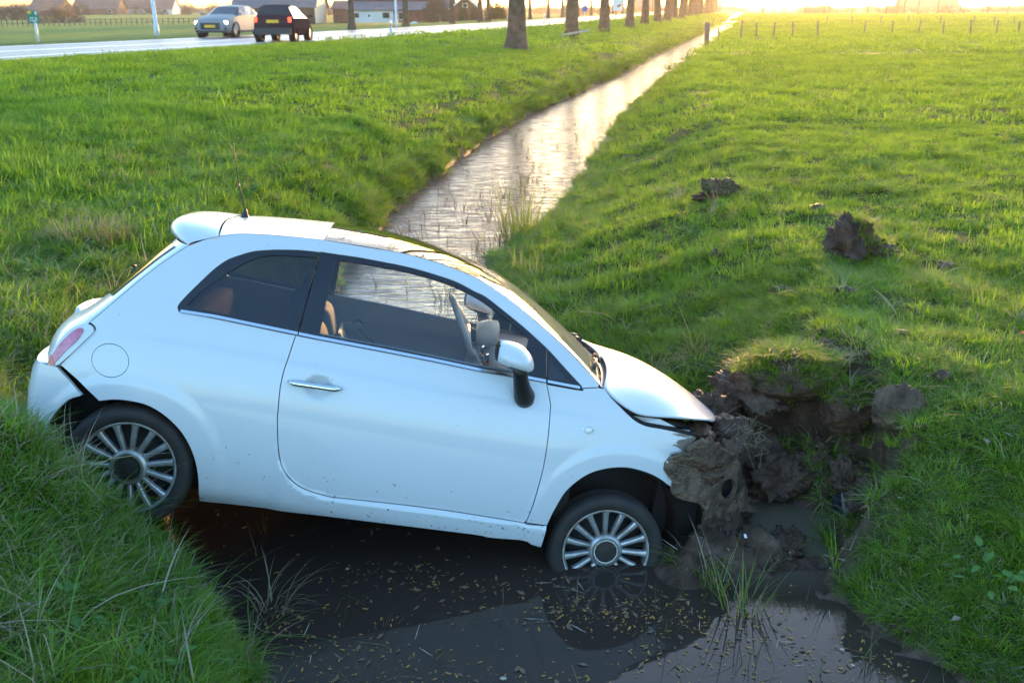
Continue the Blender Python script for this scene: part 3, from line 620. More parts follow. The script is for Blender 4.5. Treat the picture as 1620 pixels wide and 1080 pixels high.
zz_ = np.linspace(.704, .27, 18); rb_e = np.stack([np.full(18, -.434), zz_], -1); rb_c = np.stack([np.interp(zz_, [.27, .35, .45, .55, .65, .704], [-.50, -.54, -.562, -.566, -.553, -.525]), zz_], -1)
loft('rear_bumper', rb_e, rb_c, M['paint'], car, p=3.2, q=1.7, ye=W(rb_e[:, 0], rb_e[:, 1])+.004)
tc_ = loft('bumper_top', np.stack([np.full(4, -.434), np.full(4, .704)], -1)+np.array([[0, 0], [.03, .006], [.08, .008], [.14, .010]]), np.array([(-.525, .704), (-.50, .712), (-.46, .714), (-.40, .716)]), M['paint'], car, p=3.2, q=1.7)
mb = MB().box((-.27, 0, .52), (.22, 1.20, .34)); mb.box((-.22, 0, .80), (.16, 1.30, .20)); mb.build('rear_structure', M['underbody'], car)
lip = MB().tube([(-.430, -.26, .862), (-.458, -.13, .868), (-.464, 0, .869), (-.458, .13, .868), (-.430, .26, .862)], .013, 10); lip.build('plate_lamp_bar', M['paint'], car, True)
wp = MB().tube([(-.275, .26, 1.035), (-.305, .27, 1.04)], .020, 12); wp.tube([(-.30, .26, 1.045), (-.25, .05, 1.10), (-.235, -.10, 1.12)], .006, 6); wp.build('rear_wiper', M['plastic'], car, True)
# bonnet, sprung open by the crash
eb = smooth_run([(2.142, .985), (2.182, .949), (2.238, .916), (2.298, .890), (2.344, .879), (2.402, .877), (2.533, .882), (2.64, .885), (2.728, .887)], 30, 0)
cb = smooth_run([(2.236, 1.052), (2.32, 1.034), (2.417, 1.022), (2.508, 1.010), (2.60, .988), (2.68, .960), (2.755, .927), (2.845, .880), (2.925, .834)], 30, 0)
bon = loft('bonnet', eb, cb, M['paint'], car, p=4.2, px=2.2, nv=45, ye=W(eb[:, 0], eb[:, 1])+.004, thick=.010)
# scuttle below the windscreen, wipers
ee = smooth_run([(2.118, .985), (2.15, .965), (2.20, .93)], 6, 0); ec = smooth_run([(2.188, 1.036), (2.24, 1.012), (2.32, .99)], 6, 0)
loft('scuttle', ee, ec, M['trim_grey'], car, p=3)
def on_ws(u, v, lift):
    i = u*(len(ew)-1); e = np.array([np.interp(i, range(len(ew)), ew[:, k]) for k in (0, 1)]); c = np.array([np.interp(i, range(len(cw)), cw[:, k]) for k in (0, 1)])
    k = 1-abs(v)**2.3; q = e+(c-e)*k; return (q[0]+lift*.55, v*float(W(e[0], e[1])), q[1]+lift*.83)
for v0, v1 in ((-.25, -.82), (.75, .05)):
    mb = MB(); mb.tube([on_ws(1.0, v0, .01), on_ws(.985, v0+.3*(v1-v0), .035), on_ws(.96, v1*.75+.25*v0, .03)], [.012, .010, .008], 8)
    mb.tube([on_ws(.985, v0*.6+v1*.4, .018), on_ws(.955, v1*.6+v0*.4, .018), on_ws(.925, v1*1.1, .018)], .007, 6); mb.build('wiper', M['plastic'], car, True)
# antenna
mb = MB().lathe([(.0, .052), (.006, .05), (.010, .03), (.016, .012), (.024, 0)], 16, axis='z'); mb.v = [(q[0]*1.2+.272-q[2]*.15, q[1], q[2]+1.443) for q in mb.v]
mb.tube([(.262, 0, 1.49), (.22, 0, 1.60), (.212, 0, 1.62)], [.0045, .0038, .003], 8); mb.tube([(.212, 0, 1.62), (.160, 0, 1.815)], .0026, 6); mb.build('antenna', M['plastic'], car, True)
# mirror
def mirror(sd):
    mr = empty('mirror', (0, 0, 0), car)
    bm = bmesh.new(); bmesh.ops.create_uvsphere(bm, u_segments=28, v_segments=18, radius=1)
    for v in bm.verts:
        x, y, z = v.co
        sx = .088*(1+.12*z*0); z2 = z*.066*(1.0 if z > 0 else .62)
        v.co = Vector((1.655+sx*np.sign(x)*abs(x)**.85+.012*(-z)*.4, sd*(.885+.10*y), 1.068+z2-.02*x*sd*0-.018*x))
    for v in bm.verts:   # flat mirror face at the back
        if v.co.x < 1.590: v.co.x = 1.590+(v.co.x-1.590)*.25
    me = bpy.data.meshes.new('mirror_shell'); bm.to_mesh(me); bm.free(); me.materials.append(M['paint']); me.materials.append(M['plastic'])
    me.polygons.foreach_set('use_smooth', [True]*len(me.polygons))
    for p in me.polygons:
        if p.center.z < 1.046-.12*(p.center.x-1.655) or p.center.x < 1.592: p.material_index = 1
    o = bpy.data.objects.new('mirror_shell', me); COL.objects.link(o); o.parent = mr
    mb = MB(); rad = [.034, .030, .031, .036, .043, .040]
    mb.tube([(1.690, sd*.87, 1.045), (1.700, sd*.855, 1.010), (1.712, sd*.835, .975), (1.728, sd*.810, .938), (1.745, sd*.785, .908), (1.752, sd*.765, .890)], rad, 16)
    mb.build('mirror_foot', M['plastic'], mr, True)
mirror(near); mirror(far)
for mo in [c for c in car.children if c.name.startswith('mirror')]:
    sdm = 1 if [c for c in mo.children][0].data.vertices[0].co.y > 0 else -1
    mo.scale = (1.17, 1.1, 1.17); mo.location = (-1.655*.17-.012, -sdm*.80*.1, -1.0*.17+.002)
# wheels
def wheel(name, loc, steer=0., parent=car):
    w = empty(name, loc, parent, rot=(0, 0, steer))
    t = MB().lathe([(.212, .06), (.212, -.068), (.217, -.078), (.228, -.086), (.25, -.093), (.268, -.091), (.280, -.080), (.2865, -.064), (.2905, -.045), (.291, -.030), (.2875, -.028), (.2875, -.022), (.291, -.020), (.291, -.003), (.2875, -.001), (.2875, .005), (.291, .007), (.291, .03), (.2865, .064), (.275, .088), (.25, .093), (.225, .085), (.212, .06)], 72)
    t.build('tyre', M['tyre'], w, True)
    r = MB().lathe([(.212, .06), (.200, -.03), (.203, -.066), (.206, -.074), (.213, -.078), (.217, -.077), (.217, -.070)], 72)
    r.lathe([(.062, -.058), (.070, -.066), (.078, -.064), (.086, -.054), (.09, -.03)], 40)
    n = 15
    for k in range(n):
        a = k*2*math.pi/n; c, s_ = math.cos(a), math.sin(a)
        sec = []
        for rr, hw, yo in ((.080, .0095, -.056), (.11, .0100, -.060), (.15, .0110, -.066), (.185, .0125, -.0695), (.2045, .0165, -.071)):
            sec.append([(-hw-.004, yo+.022), (-hw, yo+.003), (-hw*.6, yo), (hw*.6, yo), (hw, yo+.003), (hw+.004, yo+.022)])
        V = []; F = []
        for (rr, _, _), q in zip(((.080, 0, 0), (.11, 0, 0), (.15, 0, 0), (.185, 0, 0), (.2045, 0, 0)), sec):
            for u, y in q: V.append((rr*c-u*s_, y, rr*s_+u*c))
        for i in range(4):
            for j in range(5): F.append((i*6+j, i*6+j+1, (i+1)*6+j+1, (i+1)*6+j))
        r.add(V, F)
    r.build('rim', M['alloy'], w, True, autosmooth=45)
    MB().lathe([(.2, .02), (.2, .0), (.06, -.012), (0, -.012)], 32).build('brake_drum', M['underbody'], w, True)
    cp = MB().lathe([(.0, -.072), (.050, -.070), (.053, -.066)], 36, 0); cp.lathe([(.053, -.066), (.055, -.073), (.060, -.073), (.064, -.06)], 36, 1)
    for zz_ in (-.018, 0., .018): cp.box((zz_*.8, -.0722, zz_), (.006, .0012, .013), 0)
    cp.build('centre_cap', [M['plastic'], M['chrome']], w, True, autosmooth=40)
    return w
wh = []
for nm, loc, st_ in (('wheel', (0, -.71, .291), 0), ('wheel', (2.297, -.70, .176), R(-2)), ('wheel', (0, .71, .291), math.pi), ('wheel', (2.297, .735, .176), math.pi)):
    wh.append(wheel(nm, loc, st_))
wh[0].rotation_euler = (0, R(9), 0); wh[1].rotation_euler = (0, R(-4), R(-2))
# wheel wells, floor, engine bay
for cx, cz in ((0, .288), (2.30, .283)):
    for sd in (-1, 1):
        V, F = [], []; n = 28
        for k in range(n+1):
            a = R(-30)+R(240)*k/n; 
            for y in (.745, .46): V.append((cx+.352*math.cos(a), sd*y, cz+.352*math.sin(a)))
        for k in range(n): F.append((2*k, 2*k+1, 2*k+3, 2*k+2))
        c0 = len(V); V.append((cx, sd*.46, cz)); F += [(c0, 2*k+1, 2*k+3) for k in range(n)]
        mk('wheel_arch_liner', V, F, M['liner'], car)
fl = MB().box((1.15, 0, .185), (1.62, 1.42, .05)); fl.box((.0, 0, .30), (.9, .9, .1)); fl.box((2.28, 0, .36), (.66, .9, .3)); fl.box((2.40, 0, .70), (.56, 1.16, .22)); fl.box((2.05, 0, .60), (.06, 1.36, .62))
fl.box((2.74, -.05, .40), (.34, .95, .40)); fl.build('chassis', M['underbody'], car)
# broken headlamp and slam panel under the open bonnet
hl = MB().tube([(2.30, -.64, .865), (2.44, -.64, .838), (2.60, -.60, .822), (2.70, -.5, .80)], [.012, .016, .014, .010], 6); hl.build('wiring_loom', M['plastic'], car, True)
hp = MB(); hp.add([(2.33, -.655, .850), (2.47, -.650, .852), (2.56, -.640, .822), (2.50, -.655, .824), (2.39, -.665, .830)], [(0, 1, 2, 3, 4)]); hp.add([(2.55, -.640, .815), (2.64, -.63, .812), (2.66, -.64, .785), (2.60, -.65, .79)], [(0, 1, 2, 3)]); hp.build('broken_headlamp', M['white_lens'], car)
# cabin
def seat(y, x0=0.85):
    s = empty('seat', (x0, y, 0), car)
    rbox('cushion', (.50, .48, .16), .06, M['seat'], s, (.27, 0, .40), (0, R(-8), 0))
    rbox('backrest', (.15, .48, .62), .06, M['seat'], s, (-.05, 0, .72), (0, R(-20), 0), taper=.82)
    rbox('backrest_edge', (.035, .485, .20), .015, M['seat_tan'], s, (.012, 0, .80), (0, R(-20), 0), taper=.82)
    rbox('headrest', (.10, .26, .17), .045, M['seat'], s, (-.20, 0, 1.10), (0, R(-14), 0))
seat(-.36); seat(.36)
rs = empty('rear_bench', (.30, 0, 0), car); rbox('cushion', (.44, 1.14, .16), .05, M['seat'], rs, (.16, 0, .46)); rbox('backrest', (.14, 1.16, .52), .05, M['seat'], rs, (-.10, 0, .74), (0, R(-16), 0))
db = MB(); pr = [(1.62, .60), (1.60, .74), (1.64, .86), (1.70, .935), (1.80, .965), (1.95, .965), (2.07, .955), (2.07, .55)]
V = [(a, y, b) for y in (-.66, .66) for a, b in pr]; n = len(pr)
db.add(V, [(i, i+1, n+i+1, n+i) for i in range(n-1)]+[tuple(range(n))[::-1], tuple(range(n, 2*n))]); dash = db.build('dashboard', M['trim_grey'], car, True, autosmooth=35)
pn = MB().box((1.612, 0, .80), (.02, 1.25, .13), rot=Matrix.Rotation(R(14), 3, 'Y')); pn.build('dashboard_panel', M['ivory'], dash)
for y in (-.56, .56, -.12, .12):
    v = MB().lathe([(.036, 0), (.044, -.012), (.052, 0)], 24, 0, axis='x'); v.lathe([(.0, .004), (.036, .004)], 24, 1, axis='x')
    for k in (-.02, 0, .02): v.box((-.004, 0, k), (.006, .07, .004), 0)
    v.v = [(q[0]+1.635, q[1]+y, q[2]+.905) for q in v.v]; v.build('air_vent', [M['chrome'], M['plastic']], dash, True, autosmooth=40)
pod = MB().lathe([(.0, -.10), (.075, -.09), (.10, -.04), (.105, .02), (.085, .03), (0, .03)], 24, axis='x'); pod.v = [(q[0]+1.70, q[1]+.36, q[2]*.8+.99) for q in pod.v]; pod.build('instrument_pod', M['ivory'], dash, True)
swm = MB(); rm = Matrix.Rotation(R(-28), 4, 'Y')
ring = [(0, .185*math.cos(a), .185*math.sin(a)) for a in np.linspace(0, 2*math.pi, 41)]; swm.tube(ring, .016, 10, cap=False)
for a in (0, 120, 240): swm.tube([(0.02, 0, 0), (0, .18*math.cos(R(a-30)), .18*math.sin(R(a-30)))], [.03, .014], 8)
swm.lathe([(.0, -.02), (.05, -.015), (.065, .02)], 24, axis='x'); swm.xf(Matrix.Translation((1.52, .36, 1.005)) @ rm); swm.build('steering_wheel', M['trim_light'], car, True)
sc_ = MB().tube([(1.54, .36, .99), (1.72, .36, .92)], .035, 12); sc_.build('steering_column', M['plastic'], car, True)
blt = MB(); blt.tube([(.90, -.60, 1.085), (1.0, -.57, 1.01), (1.06, -.55, .95), (1.11, -.55, .86)], .006, 6); blt.box((.90, -.60, 1.073), (.075, .012, .022)); blt.tube([(.90, -.60, 1.085), (.925, -.60, 1.105), (.95, -.59, 1.09)], .007, 6); blt.build('seat_belt', M['plastic'], car)
im = MB().box((1.545, 0, 1.345), (.03, .22, .06)); im.tube([(1.55, 0, 1.37), (1.57, 0, 1.395)], .012, 8); im.build('interior_mirror', M['plastic'], car)
# crushed front bumper, smeared with earth
bo = [(2.677, .79), (2.763, .775), (2.848, .733), (2.913, .715), (2.97, .659), (3.036, .563), (3.1, .482), (3.117, .405), (3.106, .301), (3.122, .232), (2.996, .246), (2.875, .264), (2.809, .307), (2.8, .344), (2.805, .409), (2.77, .444), (2.713, .463), (2.598, .491), (2.564, .54), (2.57, .569), (2.525, .605), (2.50, .642), (2.53, .685), (2.627, .743)]
fog = np.array([(2.922+.052*math.cos(a)-.010*math.sin(a), .532+.056*math.sin(a)) for a in np.linspace(0, 2*math.pi, 28, endpoint=False)])
def bump_w(x, z):
    b = np.interp(x, [2.45, 2.60, 2.70, 2.80, 2.90, 3.0, 3.06, 3.12], [.745, .73, .695, .655, .60, .535, .49, .42])
    k = fbm(x, z, 9, 51, 4)*.020+fbm(x, z, 26, 52, 4)*.014
    r = np.hypot(x-2.922, z-.532); k = k*sm(.06, .12, r)+.018*sm(.11, .07, r)
    return b+k+.05*sm(.35, .23, z)+.02*sm(.62, .74, z)
panel('front_bumper', bo_segs := [np.array(bo+[bo[0]])], M['mud_pale'], car, near, holes=[fog], g=.016, gap=0, flange=.025, yfun=bump_w)
V = [(p[0], -bump_w(p[0], p[1])+.10, p[1]) for p in bo]; mk('bumper_core', V+[(2.85, -.3, .5)], [(i, (i+1) % len(bo), len(bo)) for i in range(len(bo))], M['underbody'], car)
fg = MB().lathe([(.066, .010), (.060, .09), (0, .095)], 24); fg.v = [(q[0]+2.922, -.585+q[1], q[2]+.532) for q in fg.v]; fg.build('fog_lamp_recess', M['liner'], car, True)
# ------------------------------------------------------------------ grass and plants
def blade_into(mb, base, ang, h, w, bend, m=0, seg=3, tilt=0., curl=0.):
    c, s_ = math.cos(ang), math.sin(ang); px, py = -s_, c; V = []
    for i in range(seg+1):
        u = i/seg; hh = h*(u-.25*bend*u*u*min(1, abs(bend))); d = tilt*u*h+bend*h*u*u*.7
        ww = w*(1-u**1.6)*.5+.0003
        x, y, z = base[0]+c*d, base[1]+s_*d, base[2]+hh*(1-.35*min(1, bend)*u*u)
        if i < seg: V += [(x-px*ww, y-py*ww, z), (x+px*ww, y+py*ww, z)]
        else: V.append((x, y, z))
    F = [(2*i, 2*i+1, 2*i+3, 2*i+2) for i in range(seg-1)]+[(2*seg-2, 2*seg-1, 2*seg)]
    mb.add(V, F, m)
def tuft(name, n, rad, h0, h1, w, bend, mats, p_dry=0., seed=0, seg=3, up=0.):
    r = random.Random(seed); mb = MB()
    for k in range(n):
        a = r.random()*6.283; q = rad*math.sqrt(r.random()); aa = a+r.gauss(0, .9)
        dry = r.random() < p_dry
        blade_into(mb, (q*math.cos(a), q*math.sin(a), -.02), aa, r.uniform(h0, h1)*(1.15 if dry else 1), w*r.uniform(.7, 1.3), max(.05, r.gauss(bend, .25)), 1 if dry else 0, seg, tilt=r.uniform(0, .35)+.5*q/rad*(.3))
    return mb.build(name, mats, None, True, link=False)
def leafy(name, n, rad, size, mats, seed=0):
    """low broad-leaved weed: lobed leaves on short stalks"""
    r = random.Random(seed); mb = MB()
    for k in range(n):
        a = r.random()*6.283; q = rad*r.uniform(.2, 1); h = r.uniform(.3, 1)*size*2.2
        st0 = Vector((q*.25*math.cos(a), q*.25*math.sin(a), 0)); tip = Vector((q*math.cos(a), q*math.sin(a), h))
        L = size*r.uniform(.6, 1.2); d = Vector((math.cos(a), math.sin(a), r.uniform(-.4, .35))).normalized(); sd = Vector((-math.sin(a), math.cos(a), r.uniform(-.3, .3))).normalized()
        mb.tube([st0, tip], [.0015, .001], 3, cap=False)
        prof = [(0, .05), (.15, .38), (.3, .30), (.45, .46), (.6, .30), (.8, .2), (1, 0)]
        V = [tip+d*L*u for u, _ in prof]+[tip+d*L*u+sd*L*w_*.6+Vector((0, 0, .12*L*w_)) for u, w_ in prof]+[tip+d*L*u-sd*L*w_*.6+Vector((0, 0, .12*L*w_)) for u, w_ in prof]
        m = len(prof); F = []
        for i in range(m-1): F += [(i, i+1, m+i+1, m+i), (i+1, i, 2*m+i, 2*m+i+1)]
        mb.add(V, F)
    return mb.build(name, mats, None, True, link=False)
def instancer(name, pts, rots, scls, idx, protos, label):
    """points with stored rotation, size and kind; each carries one plant"""
    if not len(pts): return
    c = bpy.data.collections.new(name+'_kinds')
    for i, o in enumerate(protos): o.name = '%03d_' % i+o.name; c.objects.link(o)
    me = bpy.data.meshes.new(name); me.from_pydata(np.asarray(pts).tolist(), [], [])
    for nm, ty, dat in (('rot', 'FLOAT_VECTOR', rots), ('scl', 'FLOAT_VECTOR', scls)):
        a = me.attributes.new(nm, ty, 'POINT'); a.data.foreach_set('vector', np.asarray(dat, np.float32).reshape(-1))
    a = me.attributes.new('idx', 'INT', 'POINT'); a.data.foreach_set('value', np.asarray(idx, np.int32))
    o = bpy.data.objects.new(name, me); COL.objects.link(o)
    ng = bpy.data.node_groups.new(name+'_scatter', 'GeometryNodeTree'); N = ng.nodes.new; Lk = ng.links.new
    ng.interface.new_socket('Geometry', in_out='INPUT', socket_type='NodeSocketGeometry'); ng.interface.new_socket('Geometry', in_out='OUTPUT', socket_type='NodeSocketGeometry')
    gi = N('NodeGroupInput'); go = N('NodeGroupOutput'); ip = N('GeometryNodeInstanceOnPoints'); ci = N('GeometryNodeCollectionInfo')
    ci.inputs['Collection'].default_value = c; ci.inputs['Separate Children'].default_value = True; ci.inputs['Reset Children'].default_value = True
    def attr(nm, ty):
        q = N('GeometryNodeInputNamedAttribute'); q.data_type = ty; q.inputs['Name'].default_value = nm; return q.outputs['Attribute']
    er_ = N('FunctionNodeEulerToRotation'); Lk(attr('rot', 'FLOAT_VECTOR'), er_.inputs[0])
    Lk(gi.outputs[0], ip.inputs['Points']); Lk(ci.outputs[0], ip.inputs['Instance']); ip.inputs['Pick Instance'].default_value = True
    Lk(attr('idx', 'INT'), ip.inputs['Instance Index']); Lk(er_.outputs[0], ip.inputs['Rotation']); Lk(attr('scl', 'FLOAT_VECTOR'), ip.inputs['Scale'])
    Lk(ip.outputs[0], go.inputs[0]); md = o.modifiers.new('scatter', 'NODES'); md.node_group = ng
    tag(o, label, kind='stuff'); return o
TANH = 810/1575
def scatter(n, s0, s1, t0, t1, margin=.8):
    s = rng.uniform(s0, s1, n) if s1 < 12 else s0*np.exp(rng.uniform(0, 1, n)*math.log(s1/s0)) if s0 > 0 else rng.uniform(s0, s1, n)
    t = rng.uniform(t0, t1, n); return s, t
def in_view(x, y, m=1.0): return (np.abs(x) < TANH*(y*1.06+.6)+m) & (y > 1.3)
def field_pts(y0, y1, dens, left=True, right=True, m=1.0):
    """points on turf between two distances, in view"""
    xm = TANH*(y1*1.06+.6)+m; n = int(dens*(y1-y0)*2*xm)
    x = rng.uniform(-xm, xm, n); y = rng.uniform(y0, y1, n); k = in_view(x, y, m); x, y = x[k], y[k]
    s, t = to_st(x, y); z, mud = terrain(s, t)
    k = (mud < rng.uniform(.15, .5, len(x))) & (z > .06) & ((y > 12) | (fbm(x, y, 1.9, 66, 3) > -.42-.3*rng.random(len(x))-.25*(t < -2))) & (t > road_near(s)+.15)
    # keep the car's own space clear
    lx = (x-CO[0])*BX[0]+(y-CO[1])*BX[1]+(z-CO[2])*BX[2]; ly = (x-CO[0])*BY[0]+(y-CO[1])*BY[1]+(z-CO[2])*BY[2]; lz = (x-CO[0])*BZ[0]+(y-CO[1])*BZ[1]+(z-CO[2])*BZ[2]
    k &= ~((lx > -.52) & (lx < 2.95) & (np.abs(ly) < .80) & (lz > .02))
    return x[k], y[k], z[k], s[k], t[k]
G = M['grass']; GL = M['grass_lush']; ST = M['straw']
def mkinst(name, label, x, y, z, protos, sc_lo, sc_hi, w=None, hvar=.35, lean=.12, aniso=None):
    n = len(x); sc = rng.uniform(sc_lo, sc_hi, n)
    patch = 1+hvar*fbm(x, y, .9, 61, 3)
    scl = np.stack([sc, sc, sc*patch], -1)
    rot = np.stack([rng.normal(0, lean, n), rng.normal(0, lean, n), rng.uniform(0, 6.283, n)], -1)
    idx = rng.choice(len(protos), n, p=w)
    return instancer(name, np.stack([x, y, z], -1), rot, scl, idx, protos, label)
def P1(tag_, n, rad, h0, h1, w, bend, dry, seg=3, cnt=5, lush=False):
    return [tuft('%s_%d' % (tag_, k), n, rad, h0, h1, w, bend, [GL if lush else G, ST], dry, seed=k*7+hash(tag_) % 1 + len(tag_), seg=seg) for k in range(cnt)]
# meadow, near to far
x, y, z, s, t = field_pts(1.5, 7.5, 330); k = t > -2.0
mkinst('meadow_grass', 'short tufted meadow grass beside the ditch', x[k], y[k], z[k], P1('mg', 40, .058, .045, .105, .0034, .85, .03, cnt=6), .7, 1.25)
k = ~k
mkinst('verge_grass', 'longer lush grass on the roadside bank', x[k], y[k], z[k], P1('vg', 26, .055, .06, .16, .0048, .9, .10, cnt=8, lush=True), .7, 1.25)
x, y, z, s, t = field_pts(7.5, 17, 95); k = t > -2.0
mkinst('meadow_grass', 'short tufted meadow grass beside the ditch', x[k], y[k], z[k], P1('mgb', 36, .10, .045, .10, .0075, .7, .03, cnt=5), .7, 1.3)
k = ~k
mkinst('verge_grass', 'longer lush grass on the roadside bank', x[k], y[k], z[k], P1('vgb', 34, .10, .07, .19, .0080, .8, .03, cnt=5, lush=True), .7, 1.3)
x, y, z, s, t = field_pts(17, 42, 16)
mkinst('meadow_grass', 'short grass of the meadow and verge farther off', x, y, z, P1('mgc', 44, .24, .06, .15, .018, .7, .02, seg=2, cnt=5), .7, 1.35)
x, y, z, s, t = field_pts(42, 110, 1.7)
mkinst('meadow_grass', 'short grass of the meadow and verge far off', x, y, z, P1('mgd', 60, .75, .07, .17, .05, .6, .0, seg=2, cnt=4), .7, 1.4)
x, y, z, s, t = field_pts(110, 250, .30)
mkinst('meadow_grass', 'short grass of the meadow and verge at the far end', x, y, z, P1('mge', 70, 1.6, .08, .20, .11, .6, .0, seg=2, cnt=3), .8, 1.4)
# taller tussocks and straw
def some(n, fn):
    x = rng.uniform(-5, 6, n); y = rng.uniform(1.6, 14, n); s, t = to_st(x, y); z, mud = terrain(s, t); k = in_view(x, y, .6) & fn(s, t, x, y, z, mud) & (z > .05)
    lx = (x-CO[0])*BX[0]+(y-CO[1])*BX[1]+(z-CO[2])*BX[2]; ly = (x-CO[0])*BY[0]+(y-CO[1])*BY[1]+(z-CO[2])*BY[2]
    k &= ~((lx > -.6) & (lx < 3.0) & (np.abs(ly) < .85)); return x[k], y[k], z[k]
tus = P1('tus', 70, .06, .10, .21, .0050, .95, .05, seg=4, cnt=4)
x, y, z = some(6500, lambda s, t, x, y, z, m: (t > -2.5) & (m < .4) & (fbm(x, y, 1.3, 70, 3) > .12-.5*((y < 4.6) & (x > 1.2))) & ((y < 4.6) | (rng.random(len(x)) < .6)))
mkinst('grass_tussock', 'taller tussocks of grass in the meadow', x, y, z, tus, .5, 1.0)
tl_ = P1('tal', 60, .07, .14, .29, .0060, 1.0, .10, seg=4, cnt=4, lush=True)
x, y, z = some(2600, lambda s, t, x, y, z, m: (t < -1.4) & (m < .5) & (fbm(x, y, 1.1, 71, 3) > -.15))
mkinst('grass_tussock', 'tall lush tussocks on the roadside bank', x, y, z, tl_, .5, 1.05)
stw = [tuft('stw_%d' % k, 46, .07, .10, .26, .0035, 1.2, [ST, G], .12, seed=90+k, seg=4) for k in range(4)]
x, y, z = some(1500, lambda s, t, x, y, z, m: ((fbm(x, y, 1.2, 72, 3) > .42-.15*(t < -2)) & (z < 1.0)) | (np.hypot(x+3.38, y-7.86) < .55) | ((np.hypot(x-1.86, y-4.55) < .17)) | ((np.hypot(x-1.05, y-6.1) < .45) & (m < .5)))
mkinst('dry_straw', 'pale dry straw tangled in the grass', x, y, z, stw, .6, 1.2, lean=.4)
wd = [leafy('wd_%d' % k, 16, .10, .045, [M['weed']], 120+k) for k in range(4)]
x, y, z = some(900, lambda s, t, x, y, z, m: (m < .4) & (fbm(x, y, .9, 75, 3)+.25*(t < -2) > .30))
mkinst('broadleaf_weeds', 'low broad-leaved weeds among the grass', x, y, z, wd, .7, 1.6, lean=.25)

# thick growth on the steep parts of the banks, leaning out from the slope
def slope_pts(n, fn):
    x = rng.uniform(-4.5, 4.5, n); y = rng.uniform(2.3, 8.5, n); s, t = to_st(x, y); z, m = terrain(s, t); e = .05
    gx = (terrain(*to_st(x+e, y))[0]-terrain(*to_st(x-e, y))[0])/(2*e); gy = (terrain(*to_st(x, y+e))[0]-terrain(*to_st(x, y-e))[0])/(2*e)
    sl = np.hypot(gx, gy); lx = (x-CO[0])*BX[0]+(y-CO[1])*BX[1]+(z-CO[2])*BX[2]; ly = (x-CO[0])*BY[0]+(y-CO[1])*BY[1]+(z-CO[2])*BY[2]
    k = in_view(x, y, .8) & (m < .35) & (z > .04) & (fbm(x, y, 2.3, 67, 3) > -.18-.25*rng.random(n)-.3*(t < -2)) & (sl > .25) & (rng.random(n) < sl*.9) & ~((lx > -.55) & (lx < 3.0) & (np.abs(ly) < .82)) & fn(x, y, t)
    return x[k], y[k], z[k], np.clip(gx[k], -1.2, 1.2), np.clip(gy[k], -1.2, 1.2)
def on_slope(name, label, pts, protos, lo, hi):
    x, y, z, gx, gy = pts; n = len(x); sp = rng.uniform(0, 6.283, n); tx, ty = -.45*gx, -.45*gy
    l_x = tx*np.cos(sp)+ty*np.sin(sp); l_y = -tx*np.sin(sp)+ty*np.cos(sp); sc = rng.uniform(lo, hi, n)
    instancer(name, np.stack([x, y, z-.01], -1), np.stack([-l_y+rng.normal(0, .12, n), l_x+rng.normal(0, .12, n), sp], -1), np.stack([sc, sc, sc], -1), rng.integers(0, len(protos), n), protos, label)
on_slope('bank_grass', 'dense short grass on the sloping meadow bank', slope_pts(42000, lambda x, y, t: t > -2), P1('bg', 38, .058, .045, .11, .0034, .85, .05, cnt=6), .7, 1.2)
on_slope('bank_grass', 'dense lush grass on the steep roadside bank', slope_pts(30000, lambda x, y, t: t <= -2), P1('bh', 28, .055, .06, .15, .0046, .9, .10, cnt=6, lush=True), .7, 1.2)
cu = P1('cu', 110, .085, .07, .15, .0045, 1.0, .06, seg=4, cnt=4)
x, y, z = some(2600, lambda s, t, x, y, z, m: (t > .4) & (y < 5.0) & (m < .35) & (fbm(x, y, 2.4, 77, 2) > .05))
mkinst('grass_cushion', 'rounded cushions of fine grass on the low bank', x, y, z-.02, cu, .7, 1.25)
lb = [tuft('lb_%d' % k, 9, .06, .20, .38, .0065, 1.25, [GL, ST], .25, 700+k, seg=6) for k in range(6)]
x, y, z = some(5200, lambda s, t, x, y, z, m: (m < .5) & (rng.random(len(x)) < np.where(t < -1.4, .28, .03)) & (y < 9))
mkinst('long_blades', 'long arching single blades standing above the turf', x, y, z, lb, .6, 1.1, lean=.25)
# fringe hanging over the waterline
ss = np.concatenate([rng.uniform(4.6, 16, 1500), rng.uniform(16, 45, 1500), rng.uniform(45, 110, 900)]); e0, e1 = edges(ss); lf = rng.random(len(ss)) < .6
tt_ = np.where(lf, e0-rng.uniform(.0, .30, len(ss)), e1+rng.uniform(-.02, .35, len(ss))); zz, mm = terrain(ss, tt_); x, y = to_xy(ss, tt_)
k = (zz > -.02) & ~((y < 6.2) & (x > -2.3) & (x < 1.4)); x, y, zz = x[k], y[k], zz[k]; ks_ = (.55+.012*y)*rng.uniform(.6, 1.2, len(x))
fr_ = P1('fr', 60, .09, .12, .26, .008, 1.1, .10, seg=4, cnt=4, lush=True)
instancer('bank_fringe', np.stack([x, y, zz], -1), np.stack([rng.normal(0, .35, len(x)), rng.normal(0, .35, len(x)), rng.uniform(0, 6.28, len(x))], -1), np.stack([ks_, ks_, ks_*.9], -1), rng.integers(0, 4, len(x)), fr_, 'long grass and straw hanging over the ditch edges')
